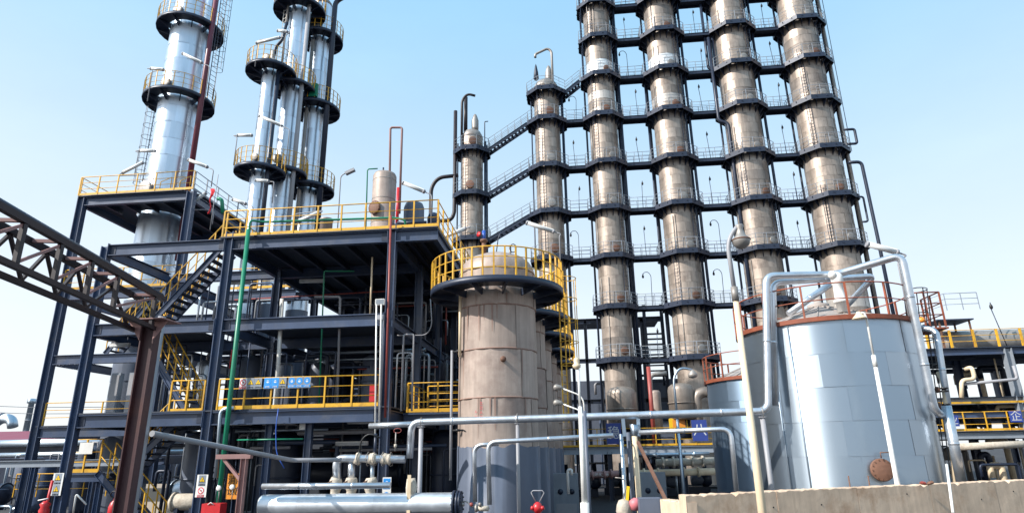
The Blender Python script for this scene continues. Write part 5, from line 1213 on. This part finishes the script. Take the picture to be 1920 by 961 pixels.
# blue character boards hung on the railing
def blue_sign(px, py, ch, label, Y, w_=.95, h_=1.3):
    c = P(px, py, Y=Y); t = thing('blue_sign', label, 'sign', c - V((0, 0, h_ / 2)), 'blue boards with white characters')
    slab('board', rect(c.x - w_ / 2, c.x + w_ / 2, c.z - h_ / 2, c.z + h_ / 2), c.y, .03, M['blue'], t); glyphs(t, ch, c.x, c.y - .006, c.z, w_ * .9, M['steel_lt' if False else 'lampglass'])
blue_sign(1151, 812, '稳', 'blue board with a white character on the rack railing, left of the post cluster', RY - .2)
blue_sign(1312, 806, '八', 'blue board with two white strokes on the rack railing, left of the smaller tank', RY - .2)
blue_sign(1787, 788, '业', 'blue board with white strokes right of the large tank', 41.7, .65, .65)
blue_sign(1905, 780, '企', 'blue board with a white character at the right edge', 41.7, .7, .65)
# pipes under the rack
for i, (x0, x1, y, r, m, lb) in enumerate(((1090, 1160, 890, .2, 'pinkbr', 'pinkish pipe with white lettering under the rack, left of the post cluster'), (1190, 1340, 886, .2, 'cream', 'pale flanged pipe under the rack, right of the post cluster'), (1230, 1340, 866, .22, 'hose', 'cream pipe with a rounded end under the rack'), (1190, 1330, 852, .1, 'galv', 'thin pale pipe just below the rack beam'))):
    Y = 41 - i * .5; a, b = P(x0, y + 1, Y=Y), P(x1, y - 3, Y=Y); t = thing('rack_pipe', lb, 'pipe', a)
    MB().tube([a, b], r, 12).build('tube', M[m], t)
    for f in (.12, .3, .62, .8): c = a.lerp(b, f); MB().lathe([(r * 1.45, -.06), (r * 1.45, .06)], 12, c, b - a).build('flange', M[m], t)
    if i == 0: glyphs(t, '循环水上水', (a.x + b.x) / 2, Y - r - .01, (a.z + b.z) / 2, .22, M['white'])
rg2 = random.Random(5)
for i in range(34):
    x = rg2.uniform(-1.5, 12); y = RY + rg2.choice((rg2.uniform(1.5, 7), rg2.uniform(16, 20))); z1 = rg2.uniform(1.2, 2.8) if y < RY + 10 else rg2.uniform(3, 12)
    s = rg2.choice((-1, 1)) * rg2.uniform(.6, 2.5); pts = [(x, y, 0), (x, y, z1)] + ([(x + s, y, z1), (x + s, y, z1 - 1)] if rg2.random() < .6 else [])
    rg2c = rg2.choice(('darksteel', 'darksteel', 'steel', 'greypipe', 'galv')); rg2w = ('hooked ' if len(pts) > 2 else 'straight ') + {'darksteel': 'dark', 'steel': 'blue grey', 'greypipe': 'grey', 'galv': 'pale silver'}[rg2c]
    run('rack_line', pts, rg2.choice((.05, .08, .12)), M[rg2c], f'{rg2w} process line standing in the shade of the rack under the brown towers', 'process lines under the brown towers', .2)
for i in range(7):
    x = -1.5 + i * 2.0; y = RY + 3.2 + (i % 3) * 1.6; t = thing('pump_skid', f'{("first", "second", "third", "fourth", "fifth", "sixth", "seventh")[i]} dark pump skid from the left under the rack', 'pump', (x, y, 0), 'pump skids under the rack')
    MB().box((x, y, .25), (1.5, .9, .5)).build('base', M['darksteel'], t); MB().lathe([(0, 0), (.35, .02), (.4, .1), (.4, .9), (.3, 1), (0, 1.02)], 14, (x - .5, y, .95), (1, 0, 0)).build('motor', M['reactor_gr'], t); MB().lathe([(.2, .5), (.45, .7), (.45, 1.2), (.2, 1.5), (.15, 2.2)], 14, (x + .55, y, 0)).build('casing', M['darksteel'], t)
# grey back wall with a lit doorway, deep behind
bw = thing('back_building', 'dark service building with lit windows deep behind the rack', 'building', (5, 66, 0))
MB().box((4, 68, 5), (36, 3, 10)).build('wall', M['reactor_gr'], bw)
for i in range(9): f = MB().box((-10 + i * 3.4, 66.47, 2.6), (1.5, .06, 1.7)).build('window', M['white'], bw); MB().box((-10 + i * 3.4, 66.42, 2.6), (1.25, .04, 1.45)).build('pane', M['glass'], f); MB().box((-10 + i * 3.4, 66.38, 2.6), (.07, .03, 1.45)).build('mullion', M['white'], f)
# plaster-fronted pump cabinets near the lower centre
for px_, lb in ((1062, 'light grey equipment cabinet just right of the reactors'), (1225, 'light grey cabinet with round dials between posts and wall')):
    c = P(px_, 925, Y=30); t = thing('equipment_cabinet', lb, 'cabinet', (c.x, c.y, 0)); MB().box((c.x, c.y, 1.05), (1.1, .6, 2.1)).build('body', M['steel_lt'], t)
    for k in (-.25, .25): MB().lathe([(.12, 0), (.12, .03), (0, .03)], 14, (c.x + k, c.y - .3, 1.35), (0, -1, 0)).build('dial', M['darksteel'], t)
    MB().box((c.x, c.y - .31, .6), (.9, .02, .5)).build('door', M['greypipe'], t)
pipe('goose_neck', [P(1066, 925, Y=25), P(1064, 880, Y=25), P(1072, 879, Y=25), P(1072, 890, Y=25)], .05, M['white'], 'white goose-neck vent with a red foot right of the reactors', bend=.1)
db = P(1221, 950, Y=15.6); tag(MB().box((db.x, db.y + .3, .98), (.5, .5, 1.96)).build('dark_cabinet', M['reactor_gr']), 'dark box standing at the left end of the concrete wall', 'box')

# ================================================================== process structure on the far right
rs = thing('process_structure', 'grey steel process structure at the right edge behind the large tank', 'structure', (26, 42, 0))
X0, X1, YR = 20.5, 33.5, 42.0
for x in (21.0, 26.75, 32.5):
    for y in (YR, YR + 5.5, YR + 11): MB().ibeam((x, y, 0), (x, y, 8.7), .42, .42, .03, .03, up=V((1, 0, 0))).build('column', M['steel_lt'] if y == YR else M['steel'], rs)
for z, m in ((8.75, 'steel'), (5.75, 'steel_lt'), (4.95, 'steel'), (3.75, 'steel_lt')):
    for k, y in enumerate((YR - .02, YR + 5.5, YR + 11)):
        for a, b in ((21.22, 26.53), (26.97, 32.28)): MB().ibeam((a, y, z - .2), (b, y, z - .2), .22, .36).build('beam', M[m] if k == 0 else M['steel'], rs)
for z in (8.8, 5.78, 3.8): MB().box((26.9, YR + 5.4, z), (12.6, 11.2, .05)).build('deck', M['deckplate'], rs)
railing(rs, [(20.8, YR - .12, 8.83), (33.3, YR - .12, 8.83)], M['yellow'], sp=1.35, pw=.11, toe=0)
railing(rs, [(20.8, YR - .12, 3.83), (33.3, YR - .12, 3.83)], M['yellow'], sp=1.2)
MB().bar((20.8, YR - .18, 5.48), (33, YR - .18, 5.48), .06, .12).build('cable_tray', M['yellow'], rs)
hvessel((24.3, YR + 2.2, 9.5), (31.5, YR + 2.2, 9.5), .75, M['dull'], 'long dull horizontal drum on top of the right-hand structure')
sh = thing('roof_shelter', 'small open shelter on posts on top of the right-hand structure', 'shelter', (24.2, YR + .6, 8.83))
for x in (23.3, 25.1):
    for y in (YR + .2, YR + 1.8): MB().bar((x, y, 8.83), (x, y, 10.6), .09).build('post', M['rustbolt'], sh)
MB().box((24.2, YR + 1, 10.64), (2.2, 2, .08)).build('roof', M['darksteel'], sh)
railing(sh, [(22.9, YR + 1.0, 11.0), (24.0, YR + .3, 11.3), (26, YR + .3, 11.3)], M['steel_lt'], sp=1, toe=0, joined=True)
lamp_pole((27.2, YR + .5, 8.8), 'thin lamp pole on top of the right-hand structure', 'lamp poles on the tower walkways', 2.7, -.45)
rg3 = random.Random(9)
for i in range(5): x = 21.8 + i * 2.3; vvessel(x, YR + 3.5, 3.85, 5.6 if i % 2 else 5.3, .5, M['darksteel' if i % 2 else 'reactor_gr'], f'{("first", "second", "third", "fourth", "fifth")[i]} vessel from the left on the lower floor of the right-hand structure, {"left" if x < 25 else "middle" if x < 29 else "right"} {"front" if y < YR + 4.5 else "rear"}')
for i in range(46):
    x = rg3.uniform(20.8, 32.5); y = YR + rg3.uniform(.6, 9); fl_ = rg3.choice((0, 0, 3.85, 5.85)); top = {0: 3.5, 3.85: 5.4, 5.85: 8.4}[fl_]
    zz = fl_ + (top - fl_) * rg3.uniform(.5, 1); s = rg3.choice((-1, 1)) * rg3.uniform(.5, 2.2)
    pts = [(x, y, fl_), (x, y, zz)] + ([(x + s, y, zz), (x + s, y, zz - .7)] if rg3.random() < .6 else [])
    rc = rg3.choice(('darksteel', 'darksteel', 'steel', 'greypipe', 'cream', 'galv', 'dull')); rw = ('hooked ' if len(pts) > 2 else 'straight ') + {'darksteel': 'dark', 'steel': 'blue grey', 'greypipe': 'grey', 'cream': 'cream', 'galv': 'pale silver', 'dull': 'dull brown'}[rc]
    run('process_pipe', pts, rg3.choice((.05, .08, .12, .2)), M[rc], f'{rw} pipe on the {"ground" if fl_ == 0 else "middle" if fl_ < 5 else "upper"} floor of the right-hand structure, {"left" if x < 25 else "middle" if x < 29 else "right"} {"front" if y < YR + 4.5 else "rear"}', 'pipes in the right-hand structure', .2)
pipe('cream_pipe', [P(1803, 745, Y=41.2), P(1803, 712, Y=41.2), P(1828, 710, Y=41.2), P(1822, 687, Y=41.2), P(1810, 692, Y=41.6)], .12, M['cream'], 'cream zigzag pipe at the front of the right-hand structure', bend=.25)
pipe('grey_long_pipe', [P(1800, 720, Y=41.3), P(1908, 710, Y=41.3), P(1900, 685, Y=41.3)], .09, M['greypipe'], 'long grey pipe across the right-hand structure with an upturned end', bend=.2)
pipe('cream_long_pipe', [P(1795, 837, Y=41), P(1960, 830, Y=41)], .2, M['hose'], 'long cream pipe low across the right-hand structure', bend=.2)
# pipes beside the big tank, between it and the right-hand structure
pipe('insulated_pipe', [P(1716, 613, Y=20.6), P(1755, 618, Y=20.2), P(1800, 900, Y=19.6)], .09, M['silver2'], 'grey pipe leaving the large tank top on its right side', bend=.2, bands=1.5)
pipe('insulated_pipe', [P(1774, 760, Y=19.2), P(1803, 905, Y=19.2)], .13, M['silver2'], 'thick silver pipe standing right of the large tank', bands=1.2)
pipe('cream_standpipe', [P(1759, 698, Y=20.2), P(1768, 716, Y=20), P(1792, 905, Y=19.4)], .06, M['cream'], 'thin cream pipe with flanges right of the large tank', bend=.15)
for i, y in enumerate((730, 760, 778)):
    c = P(1770 + i * 4, y, Y=19.7); t = thing('flange_pair', f'{("upper", "middle", "lower")[i]} black flanged valve on the pipes right of the large tank', 'valve', c, 'valves right of the large tank')
    MB().lathe([(.11, -.06), (.11, -.02), (.06, -.02), (.06, .02), (.11, .02), (.11, .06)], 12, c).build('body', M['black'], t); MB().lathe([(0, 0), (.09, 0), (.09, .03), (0, .03)], 12, c + V((-.2, -.05, 0)), (-1, -.2, 0)).build('hand_wheel', M['rustbolt'], t)
c = P(1728, 601, Y=19.8); tag(MB().lathe([(0, -.06), (.09, -.04), (.1, .03), (.06, .1), (0, .12)], 12, c).build('amber_beacon', M['orange']), 'small amber beacon on the pipe at the tank top', 'lamp')
pipe('white_rod', [P(1775, 870, Y=17), P(1787, 961, Y=16.2)], .03, M['white'], 'thin white rod leaning over the concrete wall', bend=.1)

# ================================================================== far left background
fb = thing('far_shed', 'low shed with a maroon roof at the far left', 'building', (-46, 60, 0))
MB().box((-52, 62, 2.2), (26, 8, 4.4)).build('wall', M['darksteel'], fb)
MB().prof((-66, 62, 4.4), (-38, 62, 4.4), [(-4.6, 0), (4.6, 0), (4.6, .3), (0, 1.6), (-4.6, .3)]).build('roof', M['maroonroof'], fb)
for i in range(8): f = MB().box((-62 + i * 3, 57.97, 2.4), (1.6, .06, 1.4)).build('window', M['greypipe'], fb); MB().box((-62 + i * 3, 57.92, 2.4), (1.35, .04, 1.15)).build('pane', M['glass'], f)
pr = thing('pipe_rack', 'low steel pipe rack with big pale pipes behind the left columns', 'structure', (-36, 40, 0))
for i in range(7):
    x = -46 + i * 3.6; MB().ibeam((x, 40, 0), (x, 40, 2.9), .25, .25, .02, .02, up=V((1, 0, 0))).build('column', M['steel'], pr); MB().ibeam((x, 43, 0), (x, 43, 2.9), .25, .25, .02, .02, up=V((1, 0, 0))).build('column', M['steel'], pr)
for y in (40, 43): MB().ibeam((-47, y, 3.05), (-22, y, 3.05), .25, .35).build('beam', M['steel'], pr)
for i, (z, r, m) in enumerate(((4.2, .24, 'galv'), (3.45, .16, 'galv'), (3.4, .12, 'redpipe'))): pipe('rack_pipe', [(-50, 41 + i, z), (-21, 41 + i, z)], r, M[m], f'{("large pale", "thin grey", "thin red")[i]} horizontal pipe on the low rack at the far left')
for i in range(26):
    x = rnd.uniform(-46, -20); y = rnd.uniform(38, 52); h_ = rnd.uniform(1.2, 3.6); s = rnd.uniform(-1.5, 1.5)
    run('rack_line', [(x, y, 0), (x, y, h_), (x + s, y, h_)], rnd.choice((.05, .09, .14)), M[rnd.choice(('darksteel', 'steel', 'galv', 'greypipe'))], 'process line in the background behind the left columns', 'process lines behind the left columns', .2)
for i in range(4): vvessel(-42 + i * 5.2, 47, 0, 3.4 + i % 2, .9, M['reactor_gr'], f'{("first", "second", "third", "fourth")[i]} grey tank from the left in the far left background')
c = P(50, 800, Y=120); t = thing('flare_stack', 'pale flare stack far away at the left edge', 'stack', (c.x, 120, 0))
zt_ = P(50, 747, Y=120).z; MB().lathe([(.65, 0), (.5, zt_ - 1), (.8, zt_ - .9), (.8, zt_ - .1), (.5, zt_)], 16, (c.x, 120, 0)).build('stack', M['galv'], t)
for i in range(5): MB().lathe([(.62 - i * .02, 0), (.7, .05), (.62 - i * .02, .1)], 16, (c.x, 120, 2 + i * 2.2)).build('band', M['greypipe'], t)
t = thing('far_duct', 'pale bent duct far away above the maroon roof', 'duct', P(5, 790, Y=90)); MB().tube([P(-20, 800, Y=90), P(5, 783, Y=90), P(22, 785, Y=90), P(24, 800, Y=90)], .7, 12, 1.5).build('duct', M['galv'], t); MB().lathe([(.8, -.1), (.8, .1)], 12, P(5, 783, Y=90), (1, 0, .3)).build('flange', M['greypipe'], t)
for i, y in enumerate((760, 772)):
    pipe('power_line', [P(-80, y - 2, Y=110), P(60, y + 3, Y=110), P(250, y + 2, Y=110)], .05, M['darksteel'], f'{("upper", "lower")[i]} power line strung across the far left sky', 'cable')
# thin guy wires left of the silver tower

# dark wall added behind the steel structure to keep its inside dark
rb = thing('dark_backdrop', 'dark panel wall added to darken the back of the steel structure', 'building', (-9, 40.2, 0))
rb_m = mat('backdrop_dark_blue', (.03, .038, .055), .6, 0, .2, 1.2)
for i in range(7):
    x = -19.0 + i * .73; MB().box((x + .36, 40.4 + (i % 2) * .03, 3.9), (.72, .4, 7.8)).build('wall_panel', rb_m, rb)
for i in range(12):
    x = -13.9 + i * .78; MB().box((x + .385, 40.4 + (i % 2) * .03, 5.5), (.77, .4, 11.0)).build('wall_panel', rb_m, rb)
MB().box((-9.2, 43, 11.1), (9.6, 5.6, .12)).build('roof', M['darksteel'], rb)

# small things on the wall top and by the tank foot
for i, (px_, lb, m_) in enumerate(((1731, 'crumpled dark red rag on top of the concrete wall', 'redpipe'), (1745, 'brown broken brick on top of the concrete wall', 'rustbolt'))):
    c = P(px_, 905, Z=wallT + .03); tr_ = random.Random(i)
    tag(MB().lathe([(.0, -.03), (.07, -.025), (.09, .0), (.06, .03 + .02 * i), (0, .05)], 7, c, (tr_.uniform(-.4, .4), .2, 1), False).build('rag' if i == 0 else 'broken_brick', M[m_]), lb, 'rag' if i == 0 else 'brick')
for i, px_ in enumerate((1592, 1627)):
    c = P(px_, 900, Y=18.2); tag(MB().tube([(c.x, c.y, 1.2), (c.x + .03 * i, c.y, c.z + .12)], .016, 6).build('rebar_stub', M['rustbolt']), f'{("left", "right")[i]} of two rusty bar ends sticking up before the tank manhole', 'bar')

# dense dark equipment behind the left columns
rq = random.Random(44)
for i, nm_ in enumerate(('first', 'second', 'third', 'fourth', 'fifth', 'sixth', 'seventh', 'eighth')):
    x = -31.5 + i * 1.75; y = 33 + (i % 3) * 1.6
    if i % 2: vvessel(x, y, 0, rq.uniform(2.6, 3.8), rq.uniform(.4, .65), M['steel'] if i % 4 == 1 else M['darksteel'], f'{nm_} in the line of low dark vessels behind the left columns')
    else: hvessel((x - .8, y, 1.4), (x + .9, y, 1.4), .5, M['steel'] if i % 4 else M['darksteel'], f'{nm_} in the line of low dark vessels behind the left columns')
lf = thing('low_frame', 'low blue grey steel portal frame between the left columns', 'frame', (-24, 28.5, 0))
for x in (-27.5, -25.2, -22.2, -20.4): MB().ibeam((x, 28.5, 0), (x, 28.5, 2.75), .2, .2, .02, .02, up=V((1, 0, 0))).build('column', M['steel'], lf)
MB().ibeam((-29.5, 28.5, 2.9), (-20.2, 28.5, 2.9), .2, .3).build('beam', M['steel_lt'], lf)
for y in (30.5, 33): MB().ibeam((-29.5, y, 2.9), (-20.2, y, 2.9), .2, .3).build('beam', M['steel'], lf)
railing(lf, [(-28.5, 31.2, 1.3), (-21, 31.2, 1.3)], M['yellow'], sp=1.3, joined=True)
for i in range(22):
    x = rq.uniform(-31, -19.3); y = rq.uniform(29, 36); z = rq.uniform(.7, 2.7)
    run('process_pipe', [(x, y, 0), (x, y, z), (x + rq.uniform(-1.6, 1.6), y, z)], rq.choice((.03, .05, .08)), M[rq.choice(('darksteel', 'steel', 'greypipe', 'galv'))], 'low bent process pipe on the ground between the left columns', 'low pipes between the left columns')
